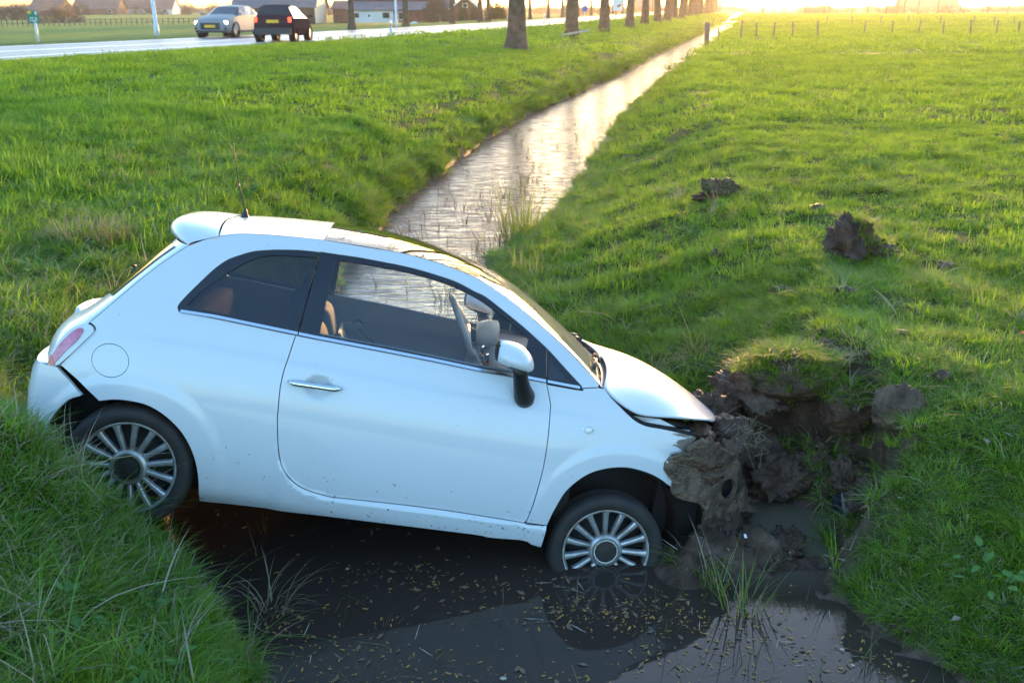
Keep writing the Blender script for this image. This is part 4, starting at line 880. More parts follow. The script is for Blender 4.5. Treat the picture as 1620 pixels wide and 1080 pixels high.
# ------------------------------------------------------------------ road
def strip(name, offs0, offs1, z, mat, s_list, label=None, kind=None, dash=None):
    V, F = [], []
    for s0 in s_list:
        b = float(road_near(s0))
        for o in (offs0, offs1): V.append((*to_xy(s0, b-o), z))
    for i in range(len(s_list)-1):
        if dash and (i % dash[0]) >= dash[1]: continue
        F.append((2*i, 2*i+2, 2*i+3, 2*i+1))
    o = mk(name, V, F, mat, None, False); return tag(o, label, kind=kind)
sl = np.concatenate([np.arange(-40, 120, 1.5), np.arange(120, 900, 12)])
asph = P('asphalt', (.075, .072, .075), .42, noise_amt=.25, noise_sc=3, bump=.004, bump_sc=90)
linew = P('road_paint', (.75, .75, .74), .45, noise_amt=.08, noise_sc=6)
strip('road', .35, 8.3, 1.262, asph, sl, 'asphalt road along the tree row', 'structure')
strip('road_edge_line', 1.35, 1.65, 1.267, linew, sl, 'white edge line', 'structure'); strip('road_edge_line', 7.55, 7.8, 1.267, linew, sl, 'white edge line', 'structure')
strip('road_centre_line', 4.3, 4.75, 1.267, linew, sl, 'white centre line', 'structure')
# ------------------------------------------------------------------ bare roadside trees
bark = P('tree_bark', (.085, .062, .045), .9, noise_amt=.5, noise_sc=3.5, bump=.05, bump_sc=9)
twig = P('twig_bark', (.07, .052, .038), .9)
def tree_meshes(seed, h=19., r0=.36, twigs=4):
    r = random.Random(seed); tb = MB(); cb_ = MB(); n = 18
    lean = (r.uniform(-.02, .02), r.uniform(-.02, .02)); pts, rad = [], []
    for i in range(15):
        u = i/14; z = -.3 if i == 0 else h*u**1.35
        pts.append((lean[0]*z+r.gauss(0, .02)*u*3, lean[1]*z+r.gauss(0, .02)*u*3, z)); rad.append(r0*(1-.86*u)+(.55*r0*math.exp(-max(z, 0)/.32)))
    # fluted trunk
    rings = []
    zs = [-.3, 0, .12, .28, .5, .8, 1.2, 1.7, 2.4, 3.4, 5, 7, 10, 14, h]
    ph = [r.uniform(0, 6.28) for _ in range(4)]
    for z in zs:
        u = max(z, 0)/h; R0 = r0*(1-.85*u); V = []
        for k in range(n):
            a = k*6.283/n; fl_ = 1+.50*math.exp(-max(z, 0)/.30)*(1+.5*math.sin(3*a+ph[0])+.3*math.sin(5*a+ph[1]))+.05*math.sin(4*a+ph[2]+z)+.03*math.sin(7*a+ph[3]-2*z)
            V.append((lean[0]*z+R0*fl_*math.cos(a), lean[1]*z+R0*fl_*math.sin(a), z))
        rings.append(V)
    tb.add([q for v in rings for q in v], [(i*n+k, i*n+(k+1) % n, (i+1)*n+(k+1) % n, (i+1)*n+k) for i in range(len(zs)-1) for k in range(n)])
    def branch(p, d, L, rr, lev):
        p = Vector(p); pts = [p]; q = p.copy(); dd = Vector(d)
        for i in range(4):
            dd = (dd+Vector((r.gauss(0, .13), r.gauss(0, .13), r.gauss(.05, .08)))).normalized(); q = q+dd*L/4; pts.append(q.copy())
        cb_.tube(pts, [rr*(1-.75*i/4) for i in range(5)], 5 if lev < 2 else 3, cap=False)
        if lev < twigs:
            for k in range(5 if lev < 2 else 4):
                u = r.uniform(.25, 1); i = min(3, int(u*4)); b = pts[i].lerp(pts[i+1], u*4-i)
                ax = Vector((r.gauss(0, 1), r.gauss(0, 1), r.gauss(.4, .6))).normalized()
                branch(b, (dd*.75+ax*.8).normalized(), L*r.uniform(.4, .62), rr*.45, lev+1)
    for k in range(16):
        z = r.uniform(.27, .97)*h; a = k*2.4+r.uniform(-.4, .4); up = r.uniform(.35, .9)
        branch((lean[0]*z, lean[1]*z, z), Vector((math.cos(a), math.sin(a), up)).normalized(), (h-z)*.30+2.2, r0*.30*(1-z/h)+.03, 1)
    return tb, cb_
TM = []
for k in range(3):
    tb, cb_ = tree_meshes(300+k); a = tb.build('trunk', bark, None, True, link=False); b = cb_.build('crown', twig, None, True, link=False); TM.append((a.data, b.data))
def tree(name, x, y, z, k, rz, sc, label, group, sw=1.):
    o = empty(name, (x, y, z), None, label, 'tree', group, (0, 0, rz)); o.scale = (sc*sw, sc*sw, sc)
    for nm, me in (('trunk', TM[k][0]), ('crown', TM[k][1])):
        c = bpy.data.objects.new(nm, me); COL.objects.link(c); c.parent = o
    return o
near_lab = ['broad fluted tree trunk with a torn hollow at its foot, first of the ditch-side row', 'stout bare tree with a white plank against its foot, second of the ditch-side row', 'third bare tree of the row between ditch and road', 'fourth bare tree of the row between ditch and road']
for i, s0 in enumerate([40, 54, 67, 80, 92, 106, 117, 125, 132, 140, 147, 155, 162, 170, 178, 186, 194, 202, 210, 219, 228, 237, 246, 256, 266, 277, 288, 300, 313, 327]):
    x, y = to_xy(s0*1.0, -8.75+random.uniform(-.25, .25)); z = float(terrain(s0, -8.75, False)[0])
    lb = near_lab[i] if i < 4 else 'bare tree far along the row between the ditch and the road'
    tree('roadside_tree', x, y, z-.03, i % 3, random.uniform(0, 6.28), random.uniform(.93, 1.08), lb, 'trees between ditch and road')
r2 = [66.5, 77, 89, 98.5, 101.5, 112, 121, 132, 142, 155, 168, 180, 195, 210, 228, 250, 275, 300]
for i, yy in enumerate(r2):
    x0 = -25.2; x = .2255*yy+x0; s0, t0 = to_st(x, yy); z = float(terrain(s0, t0, False)[0])
    tree('roadside_tree', x, yy, z-.03, (i+1) % 3, random.uniform(0, 6.28), random.uniform(.8, .95), 'slim bare tree on the far side of the road, before the farmyard' if i < 5 else 'slim bare tree farther along the far side of the road', 'trees across the road', .62 if i not in (3, 4) else .72)
for px in (1207, 1225, 1241, 1274, 1304, 1324, 1348, 1373, 1403, 1420, 1430, 1453, 1484, 1520, 1525, 1555, 1563, 1595, 1640, 1700):
    yy = 258+random.uniform(-4, 4); x = (px-810)/1660*yy; s0, t0 = to_st(x, yy)
    tree('avenue_tree', x, yy, float(terrain(s0, t0, False)[0])-.05, random.randrange(3), random.uniform(0, 6.28), random.uniform(.7, .95), 'thin bare tree in the far row beyond the meadow', 'far row beyond the meadow', .55)
# white plank at the second trunk
x, y = to_xy(54, -8.75); pk = MB().box((x-.05, y-.62, 1.36), (1.45, .03, .10), rot=Matrix.Rotation(R(-10), 3, 'Y')); tag(pk.build('plank', P('pale_plank', (.42, .38, .34), .8)), 'pale wooden plank leaning against the foot of a tree', 'plank')
# ------------------------------------------------------------------ far woods, hedges, bushes
def twig_bush(name, n, seed, mat, shape=1.0):
    r = random.Random(seed); mb = MB()
    for k in range(n):
        a = r.random()*6.283; u = r.random(); ph = math.acos(1-u*1.0); rr = (.55+.45*r.random())*(1+.18*math.sin(3*a+seed)+.12*math.sin(5*a+ph*3))
        p = Vector((rr*math.sin(ph)*math.cos(a), rr*math.sin(ph)*math.sin(a), max(.02, rr*math.cos(ph)*shape)))
        d = (p*.6+Vector((r.gauss(0, .3), r.gauss(0, .3), abs(r.gauss(.3, .3))))).normalized()*r.uniform(.10, .24); w = d.orthogonal().normalized()*r.uniform(.012, .03)
        mb.add([p-w, p+w, p+d], [(0, 1, 2)])
    for k in range(7):
        a = r.random()*6.283; mb.tube([(0, 0, 0), (.35*math.cos(a), .35*math.sin(a), .5*shape), (.6*math.cos(a), .6*math.sin(a), .8*shape)], [.03, .02, .006], 4, cap=False)
    return mb.build(name, mat, None, False, link=False)
brown = P('winter_twigs', (.12, .085, .06), .9); evergreen = P('evergreen', (.035, .055, .025), .9)
wb = [twig_bush('wood_%d' % k, 900, 400+k, brown, 1.25) for k in range(4)]
pts, scl = [], []
for k in range(520):
    yy = random.uniform(300, 620); px = random.uniform(-60, 1690)
    if 1180 < px < 1260 and random.random() < .5: continue
    x = (px-810)/1660*yy; hgt = random.uniform(1.2, 3.4)*(1.0 if px < 1150 else .9); pts.append((x, yy, .0)); scl.append((hgt*random.uniform(.8, 1.6), hgt, hgt))
instancer('far_wood', pts, [(0, 0, random.uniform(0, 6.28)) for _ in pts], scl, [random.randrange(4) for _ in pts], wb, 'leafless woods and hedges along the horizon')
bb = [twig_bush('bush_%d' % k, 2600, 440+k, m_, sh) for k, (m_, sh) in enumerate(((brown, 1.3), (evergreen, 1.9), (evergreen, 1.2)))]
def bush(px, d, z, wd, ht, k, label, name='bush'):
    o = bpy.data.objects.new(name, bb[k].data); COL.objects.link(o); o.location = ((px-810)/1660*d, d, z); o.scale = (wd, wd, ht); o.rotation_euler = (0, 0, random.uniform(0, 6))
    tag(o, label, 'bush')
bush(95, 165, .1, 3.6, 2.3, 0, 'round leafless bush behind the paddock fence, beyond the road'); bush(20, 200, .1, 4.2, 2.2, 0, 'leafless thicket beyond the paddock fence, behind the green kilometre sign')
bush(690, 112, .9, 1.35, 2.0, 0, 'rounded brown tree beside the farmhouse wall'); bush(733, 116, .9, .55, 1.05, 1, 'clipped dark conifer before the brick gable'); bush(751, 116, .9, .6, .95, 1, 'second clipped conifer by the brick gable'); bush(785, 122, .9, 1.4, 1.7, 2, 'dark evergreen hedge bush beside the brick garage')
# ------------------------------------------------------------------ buildings
brick = P('brick_wall', (.17, .085, .062), .85, noise_amt=.3, noise_sc=2); render_w = P('white_wall', (.62, .60, .60), .8, noise_amt=.1, noise_sc=.6); roof_g = P('slate_roof', (.13, .125, .14), .65, noise_amt=.2, noise_sc=1.2)
roof_r = P('tile_roof', (.15, .09, .075), .75, noise_amt=.3, noise_sc=1.5); pane = P('window_pane', (.02, .025, .03), .06, spec=.8); frame_w = P('white_frame', (.75, .75, .74), .5); darkwood = P('dark_boards', (.05, .04, .035), .8); lightwood = P('pale_gable', (.62, .52, .42), .8)
def house(name, x0, x1, y0, dep, zb, eave, ridge, wmat, rmat, label, gmat=None, wins=(), doors=(), chim=None, axis='x', cat='house'):
    o = empty(name, (x0, y0, zb), None, label, cat); L = x1-x0; e, rg = eave-zb, ridge-zb
    w = MB(); t = .0
    if axis == 'x':
        w.add([(0, 0, 0), (L, 0, 0), (L, 0, e), (0, 0, e)], [(0, 1, 2, 3)]); w.build('wall', wmat, o); MB().add([(0, dep, 0), (L, dep, 0), (L, dep, e), (0, dep, e)], [(3, 2, 1, 0)]).build('wall', wmat, o)
        for xx in (0, L): MB().add([(xx, 0, 0), (xx, dep, 0), (xx, dep, e), (xx, dep/2, rg), (xx, 0, e)], [(0, 1, 2, 3, 4)]).build('gable', gmat or wmat, o)
        for sgn in (0, 1):
            ya, yb = (-.35, dep/2) if sgn == 0 else (dep+.35, dep/2); dz = .35*(rg-e)/(dep/2); r_ = MB()
            q = [(-.3, ya, e-dz), (L+.3, ya, e-dz), (L+.3, yb, rg), (-.3, yb, rg)]; r_.add(q+[(a, b, c+.14) for a, b, c in q], [(0, 1, 2, 3), (7, 6, 5, 4), (0, 4, 5, 1), (1, 5, 6, 2), (3, 7, 4, 0)]); r_.build('roof', rmat, o)
    else:
        for yy in (0, dep): MB().add([(0, yy, 0), (L, yy, 0), (L, yy, e), (L/2, yy, rg), (0, yy, e)], [(0, 1, 2, 3, 4)]).build('gable', gmat or wmat, o)
        w.add([(0, 0, 0), (0, dep, 0), (0, dep, e), (0, 0, e)], [(0, 1, 2, 3)]); w.build('wall', wmat, o); MB().add([(L, 0, 0), (L, dep, 0), (L, dep, e), (L, 0, e)], [(3, 2, 1, 0)]).build('wall', wmat, o)
        for sgn in (0, 1):
            xa, xb = (-.3, L/2) if sgn == 0 else (L+.3, L/2); dz = .3*(rg-e)/(L/2); r_ = MB()
            q = [(xa, -.3, e-dz), (xa, dep+.3, e-dz), (xb, dep+.3, rg), (xb, -.3, rg)]; r_.add(q+[(a, b, c+.14) for a, b, c in q], [(0, 1, 2, 3), (7, 6, 5, 4), (0, 4, 5, 1), (1, 5, 6, 2), (3, 7, 4, 0)]); r_.build('roof', rmat, o)
            bb_ = MB(); bb_.tube([(xa, -.34, e-dz+.05), (xb, -.34, rg+.05)], .09, 4); bb_.build('bargeboard', frame_w, o)
    for (a, b, c, d) in wins:
        f = MB().box(((a+b)/2, -.03, (c+d)/2), (b-a, .06, d-c)).build('window', frame_w, o); MB().box(((a+b)/2, -.075, (c+d)/2), (b-a-.14, .03, d-c-.14)).build('pane', pane, f)
    for (a, b, c, d) in doors:
        f = MB().box(((a+b)/2, -.03, (c+d)/2), (b-a, .06, d-c)).build('door', frame_w, o); MB().box(((a+b)/2, -.07, c+(d-c)*.78), ((b-a)*.4, .03, (d-c)*.2)).build('pane', pane, f)
    if chim: MB().box(chim, (.7, .7, 1.6)).build('chimney', brick, o)
    return o
house('barn', -39.8, -28.2, 150, 10, .35, 2.75, 7.2, darkwood, roof_g, 'dark boarded barn with grey roof and sunlit pale gable beyond the road', lightwood, cat='barn', wins=((1.5, 3, 1.1, 1.9), (8, 9.5, 1.1, 1.9)))
house('shed', -27.0, -23.6, 158, 6, .35, 2.3, 3.4, brick, roof_r, 'low brick shed with tiled roof behind the barn', cat='shed')
house('farmhouse', -20.6, -9.6, 134, 8, .75, 3.9, 8.5, brick, roof_g, 'long brick farmhouse with grey slate roof behind a white lean-to', wins=((7.2, 8.0, .8, 1.9), (9.4, 10.2, .8, 1.9)), chim=(5, 4, 7.6))
lt = empty('lean_to', (-20.4, 130.6, .75), None, 'white rendered lean-to with shallow grey roof against the farmhouse', 'lean-to')
MB().add([(0, 0, 0), (5.6, 0, 0), (5.6, 0, 1.5), (0, 0, 1.5)], [(0, 1, 2, 3)]).add([(5.6, 0, 0), (5.6, 3.2, 0), (5.6, 3.2, 2.4), (5.6, 0, 1.5)], [(0, 1, 2, 3)]).add([(0, 0, 0), (0, 3.2, 0), (0, 3.2, 2.4), (0, 0, 1.5)], [(3, 2, 1, 0)]).build('wall', render_w, lt)
q = [(-.2, -.3, 1.44), (11.0, -.3, 1.44), (11.0, 3.3, 2.5), (-.2, 3.3, 2.5)]; MB().add(q+[(a, b, c+.1) for a, b, c in q], [(3, 2, 1, 0), (4, 5, 6, 7), (0, 1, 5, 4), (1, 2, 6, 5)]).build('roof', roof_g, lt)
MB().add([(5.65, .05, 0), (10.6, .05, 0), (10.6, .05, 1.5), (5.65, .05, 1.5)], [(0, 1, 2, 3)]).build('brick_wall', brick, lt)
for a, b, c, d in ((.5, 1.4, .5, 1.2), (2.4, 2.8, .6, 1.0), (4.2, 5.2, .45, 1.25), (6.2, 7.3, .3, 1.3)):
    f = MB().box(((a+b)/2, -.03, (c+d)/2), (b-a, .08, d-c)).build('window', frame_w, lt); MB().box(((a+b)/2, -.075, (c+d)/2), (b-a-.14, .03, d-c-.14)).build('pane', pane, f)
house('brick_garage', -7.0, -3.9, 122, 6, .85, 2.5, 3.75, brick, roof_r, 'brick garage with white-edged gable facing the road', axis='y', wins=((1.25, 1.85, 1.65, 2.15),))
house('brick_annex', -9.6, -7.05, 123, 5, .85, 2.4, 3.6, brick, roof_r, 'small brick annex with a white door between farmhouse and garage', doors=((.7, 1.5, 0, 1.55),), cat='annex')
for k, (px, d, wd, ht, m_) in enumerate(((150, 330, 14, 4.2, roof_r), (205, 360, 20, 4.5, roof_r), (70, 300, 9, 3.4, render_w), (250, 340, 9, 4, roof_r), (1455, 420, 14, 5, roof_r), (1500, 430, 10, 4.5, roof_r), (1085-60, 400, 10, 5, roof_r))):
    x = (px-810)/1660*d; house('far_farm', x-wd/2, x+wd/2, d, 9, .0, ht*.5, ht+1.2, render_w if k % 2 else brick, roof_r, ['distant farmhouse with red roof beyond the paddock fence', 'long distant barn with red roof beyond the paddock fence', 'distant pale bungalow behind the green kilometre sign', 'distant cottage with red roof near the leaning lamp post', 'distant brick farmhouse beyond the meadow tree row', 'distant white farmhouse beyond the meadow tree row', 'distant brick farm seen between the roadside trunks'][k], wins=((1.5, 2.8, .8, 1.7), (wd-3, wd-1.7, .8, 1.7)))
# ------------------------------------------------------------------ fences
wood = P('fence_wood', (.16, .125, .10), .85, noise_amt=.3, noise_sc=5)
def fence(name, pts, hgt, rad, rails, label, lean=.03, railr=.03):
    o = empty(name, pts[0], None, label, 'fence'); b = Vector(pts[0])
    for p in pts:
        q = Vector(p)-b; mb = MB().tube([(q.x, q.y, q.z-.2), (q.x+random.gauss(0, lean), q.y, q.z+hgt*random.uniform(.9, 1.08))], rad, 6); mb.build('post', wood, o)
    for hz in rails:
        mb = MB().tube([Vector(p)-b+Vector((0, 0, hz*hgt)) for p in pts], railr, 4); mb.build('rail' if railr > .01 else 'wire', wood, o)
    return o
def gz(x, y): s0, t0 = to_st(x, y); return float(terrain(s0, t0, False)[0])
def fp(a, d0, d1): 
    out = []
    for i, px in enumerate(a):
        d = d0+(d1-d0)*i/(len(a)-1); x = (px-810)/1660*d; out.append((x, d, gz(x, d)))
    return out
fence('paddock_fence', fp(np.linspace(-25, 330, 44), 128, 150), .85, .07, (.45, .92), 'long post and rail paddock fence in the low field beyond the road', railr=.035)
fence('wire_fence', fp([1142, 1175, 1200, 1227, 1257, 1298], 60, 66), 1.0, .05, (.4, .7, .92), 'wire fence running from the ditch into the glare across the meadow', .06, .006)
fence('wire_fence', fp([1371, 1415, 1456, 1497, 1541, 1582, 1617, 1660], 73, 70), .95, .05, (.4, .7, .92), 'wire fence with leaning posts crossing the right of the meadow', .05, .006)
fence('wire_fence', fp([1310, 1350, 1395, 1438, 1490, 1543, 1576, 1608, 1650], 112, 108), .95, .05, (.5, .92), 'second wire fence farther off in the meadow, before the tree row', .05, .006)
gp = MB().tube([(to_xy(63, -2.3)[0], to_xy(63, -2.3)[1], .2), (to_xy(63, -2.3)[0], to_xy(63, -2.3)[1], 1.75)], .16, 10); tag(gp.build('gate_post', wood, smooth=True), 'thick weathered post at the ditch edge where the wire fence ends', 'post')
# ------------------------------------------------------------------ street furniture
galv = P('painted_steel', (.62, .63, .65), .4, noise_amt=.06, noise_sc=4); green = P('sign_green', (.0, .19, .12), .4); yellow = P('sign_yellow', (.8, .45, .02), .4); whitep = P('sign_white', (.8, .8, .8), .4); redp = P('sign_red', (.65, .05, .05), .4); bluep = P('sign_blue', (.03, .1, .45), .4)
def pole(name, px, d, hgt, r0, r1, label, cat, lean=0., z=None):
    x = (px-810)/1660*d; z = gz(x, d) if z is None else z; o = empty(name, (x, d, z), None, label, cat)
    MB().tube([(0, 0, -.2), (0, 0, .55), (0, 0, .56), (lean*hgt, 0, hgt)], [r0*1.25, r0*1.25, r0, r1], 14).build('shaft', galv, o, True)
    MB().tube([(lean*hgt, 0, hgt), (lean*hgt+.5, .1, hgt+.25), (lean*hgt+1.1, .2, hgt+.3)], .04, 8).build('arm', galv, o, True)
    MB().box((lean*hgt+1.35, .25, hgt+.3), (.6, .22, .12)).build('lamp_head', galv, o); return o
pole('lamp_post', 244, 51, 7, .095, .06, 'white lamp post leaning beside the road, near the passing cars', 'lamp post', -.035)
pole('lamp_post', 626, 73, 7.5, .085, .05, 'upright white lamp post across the road, before the farmhouse', 'lamp post')
# kilometre sign reading 15.0
x = (52-810)/1660*46; ks = empty('kilometre_sign', (x, 46, gz(x, 46)), None, 'small green kilometre sign reading 15.0 on a pale post by the road', 'sign', None, (0, 0, R(-24)))
zt = 2.63-(17-11)/1660*46-gz(x, 46)
MB().tube([(0, .03, -.2), (0, .03, zt-.45)], .055, 10).build('post', galv, ks, True)
pl = MB().box((-.04, 0, zt-.25), (.64, .03, .52)).build('panel', green, ks)
MB().box((-.23, -.02, zt-.07), (.22, .012, .12)).build('yellow_tag', yellow, ks); 
sh = MB().add([(.08, -.022, zt-.03), (.24, -.022, zt-.03), (.24, -.022, zt-.13), (.16, -.022, zt-.20), (.08, -.022, zt-.13)], [(0, 4, 3, 2, 1)]); sh.build('shield_mark', P('pale_pink', (.75, .5, .5), .5), ks)
fc = bpy.data.curves.new('digits', 'FONT'); fc.body = '15.0'; fc.size = .27; fc.extrude = .004; fc.align_x = 'CENTER'; fc.materials.append(whitep)
tmp = bpy.data.objects.new('digits_curve', fc); COL.objects.link(tmp); bpy.context.view_layer.update(); dme = bpy.data.meshes.new_from_object(tmp.evaluated_get(bpy.context.evaluated_depsgraph_get())); bpy.data.objects.remove(tmp)
fo = bpy.data.objects.new('digits', dme); COL.objects.link(fo); fo.parent = ks; fo.location = (-.04, -.024, zt-.45); fo.rotation_euler = (R(90), 0, 0)
# reflector posts
for px, d, lb in ((617, 50, 'white reflector post at the road edge, opposite the farmhouse'), (862, 96, 'short marker post with green top beside a far trunk')):
    x = (px-810)/1660*d; rp_ = empty('reflector_post', (x, d, gz(x, d)), None, lb, 'post'); MB().tube([(0, 0, -.2), (0, 0, .72), (.02, 0, .78)], [.065, .06, .03], 10).build('shaft', whitep, rp_, True)
    MB().box((0, -.055, .55), (.07, .02, .16)).build('reflector', redp if px < 700 else green, rp_)
x = (977-810)/1660*112; bs = empty('road_sign', (x, 112, gz(x, 112)), None, 'white rectangular road sign with red slash between the roadside trunks', 'sign'); MB().box((0, 0, 1.95), (1.0, .04, 1.9)).build('panel', whitep, bs)
MB().box((.15, -.03, 1.5), (.42, .012, .22), rot=Matrix.Rotation(R(-35), 3, 'Y')).build('red_slash', redp, bs); MB().tube([(-.15, .04, -.2), (-.15, .04, 2.6)], .05, 8).build('post', darkwood, bs, True)
x = (925-810)/1660*105; rs_ = empty('round_sign', (x, 105, gz(x, 105)), None, 'round blue traffic sign on a slim post between trunks', 'sign'); MB().lathe([(0, -.02), (.28, -.02), (.30, 0)], 24).xf(Matrix.Translation((0, 0, 1.2))).build('disc', bluep, rs_); MB().tube([(0, .03, -.2), (0, .03, 1.45)], .03, 8).build('post', galv, rs_, True)
x = (655-810)/1660*118; tk = MB().lathe([(0, .62), (.3, .55), (.48, .3), (.45, .08), (.2, 0)], 20, axis='z'); o = tk.build('round_tank', P('mint_plastic', (.35, .62, .55), .5), smooth=True); o.location = (x, 118, gz(x, 118)); tag(o, 'pale mint round tank on the grass before the farmhouse', 'tank')
# ------------------------------------------------------------------ passing cars
tw_paint = P('plum_paint', (.045, .027, .036), .7, spec=.0); au_paint = P('steel_paint', (.26, .255, .25), .5, spec=.25); dglass_m = P('car_glass', (.03, .035, .04), .15, spec=.4); grey_pl = P('grey_bumper', (.03, .03, .035), .5)
plate = P('yellow_plate', (.85, .45, .03), .4); lit_head = P('headlight_lit', (.9, .9, .85), .2, emit=(1, .96, .85), emit_s=3.2); lit_tail = P('taillight_lit', (.55, .02, .02), .2, emit=(1, .08, .03), emit_s=.35)
def bg_car(name, st, paint, label, loc, rz, lights, r_wheel, wx, glass_from, nose, tail):
    """st: stations (x, z_low, z_belt, z_top, half_low, half_belt, half_top)"""
    o = empty(name, loc, None, label, 'car', None, (0, 0, rz)); V = []; n = 9
    for (x, zl, zb, zt, wl_, wb_, wt) in st:
        V.append([(x, -wl_*.9, zl), (x, -wl_, zl+.10), (x, -wl_*1.01, (zl+zb)/2), (x, -wb_, zb), (x, -wt, zt-.05), (x, -wt*.86, zt), (x, 0, zt+.015)])
    ring = [[*v, *[(a, -b, c) for a, b, c in v[-2::-1]]] for v in V]; m = len(ring[0]); vv = [q for r_ in ring for q in r_]
    body, gl = [], []
    for i in range(len(ring)-1):
        for k in range(m-1):
            f = (i*m+k, (i+1)*m+k, (i+1)*m+k+1, i*m+k+1)
            side = k in (3, m-5); top = k in (4, 5, m-6, m-7) or 4 <= k <= m-6
            if (side and i in glass_from['side']) or (top and i in glass_from['top']) : gl.append(f)
            else: body.append(f)
    body += [tuple(range(m))[::-1], tuple((len(ring)-1)*m+k for k in range(m))]
    b = mk('body', vv, body, paint, o); b.data.set_sharp_from_angle(angle=R(38)); mk('windows', vv, gl, dglass_m, o, False)
    for wxx in wx:
        for sd in (-1, 1):
            w = empty('wheel', (wxx, sd*(st[len(st)//2][4]-.10), r_wheel), o)
            MB().lathe([(.6*r_wheel, -.09), (.9*r_wheel, -.095), (r_wheel, -.06), (r_wheel, .06), (.9*r_wheel, .095), (.6*r_wheel, .09)], 24, closed=True).build('tyre', M['tyre'], w, True)
            h = MB().lathe([(0, sd*.07), (.2*r_wheel, sd*.08), (.55*r_wheel, sd*.085), (.62*r_wheel, sd*.07)], 20); h.build('rim', M['alloy'], w, True)
            al = MB().lathe([(r_wheel*1.13, -.12*1), (r_wheel*1.13, .14)], 24); al.build('wheel_arch', M['liner'], w)
    for sd in (-1, 1):
        MB().box((st[glass_from['mir']][0], sd*(st[5][5]+.10), st[5][2]+.06), (.10, .18, .12)).build('mirror', paint, o)
        for (nm, x, y, z, dx, dy, dz, mm) in lights: MB().box((x, sd*y, z), (dx, dy, dz), rot=Matrix.Rotation(R(-sd*12), 3, 'Z')).build(nm, mm, o)
    for nm, parts, mm in nose:
        q = MB(); [q.box(c, d) for c, d in parts]; q.build(nm, mm, o)
    return o
# small dark hatchback driving away: x axis points to its front
tw = [(-1.70, .30, .72, .74, .70, .76, .74), (-1.66, .24, .86, .92, .77, .79, .74), (-1.58, .22, .90, 1.05, .79, .79, .69), (-1.36, .22, .91, 1.38, .80, .79, .60), (-1.0, .22, .91, 1.43, .81, .79, .60), (-.35, .22, .91, 1.42, .81, .79, .60), (.25, .22, .90, 1.32, .81, .78, .57), (.95, .22, .88, .97, .80, .77, .72), (1.40, .24, .76, .82, .78, .74, .66), (1.68, .28, .62, .66, .70, .66, .60), (1.73, .30, .52, .54, .60, .58, .55)]
x0, y0 = -9.6, 44.0
bg_car('hatchback', tw, tw_paint, 'dark plum small hatchback driving away along the road with red tail lights', (x0, y0, 1.268), R(90-3), (('tail_light', -1.675, .70, .86, .06, .13, .20, lit_tail),), .28, (-1.18, 1.18), dict(side=(3, 4, 5, 6), top=(2, 6), mir=7), (('bumper', [((-1.71, 0, .42), (.14, 1.50, .26))], grey_pl), ('number_plate', [((-1.715, 0, .80), (.03, .50, .12))], plate), ('rear_wiper', [((-1.53, -.05, 1.02), (.03, .5, .02))], grey_pl)), None)
au = [(2.12, .30, .58, .60, .62, .64, .58), (2.05, .22, .70, .74, .78, .76, .70), (1.80, .20, .82, .86, .86, .82, .72), (1.30, .20, .90, .95, .89, .85, .76), (.85, .20, .95, 1.02, .90, .86, .74), (.15, .20, .97, 1.36, .90, .86, .60), (-.45, .20, .98, 1.43, .90, .86, .60), (-1.20, .20, 1.0, 1.38, .90, .86, .58), (-1.75, .22, 1.02, 1.12, .88, .83, .60), (-2.05, .26, .86, .92, .80, .78, .70), (-2.15, .30, .6, .64, .70, .68, .62)][::-1]
bg_car('hatchback', au, au_paint, 'blue-grey hatchback approaching on the road with bright headlights', ((362-810)/1660*50.5, 50.5, 1.268), R(-90-10), (('headlight', 1.98, .64, .66, .12, .30, .12, lit_head), ('wheel_trim', 2.07, .68, .40, .05, .22, .10, grey_pl)), .32, (-1.32, 1.33), dict(side=(2, 3, 4, 5), top=(5,), mir=6), (('grille', [((2.08, 0, .50), (.12, .95, .30))], grey_pl), ('number_plate', [((2.16, 0, .50), (.03, .52, .12))], plate), ('lower_intake', [((2.06, 0, .27), (.12, 1.5, .10))], grey_pl)), None)
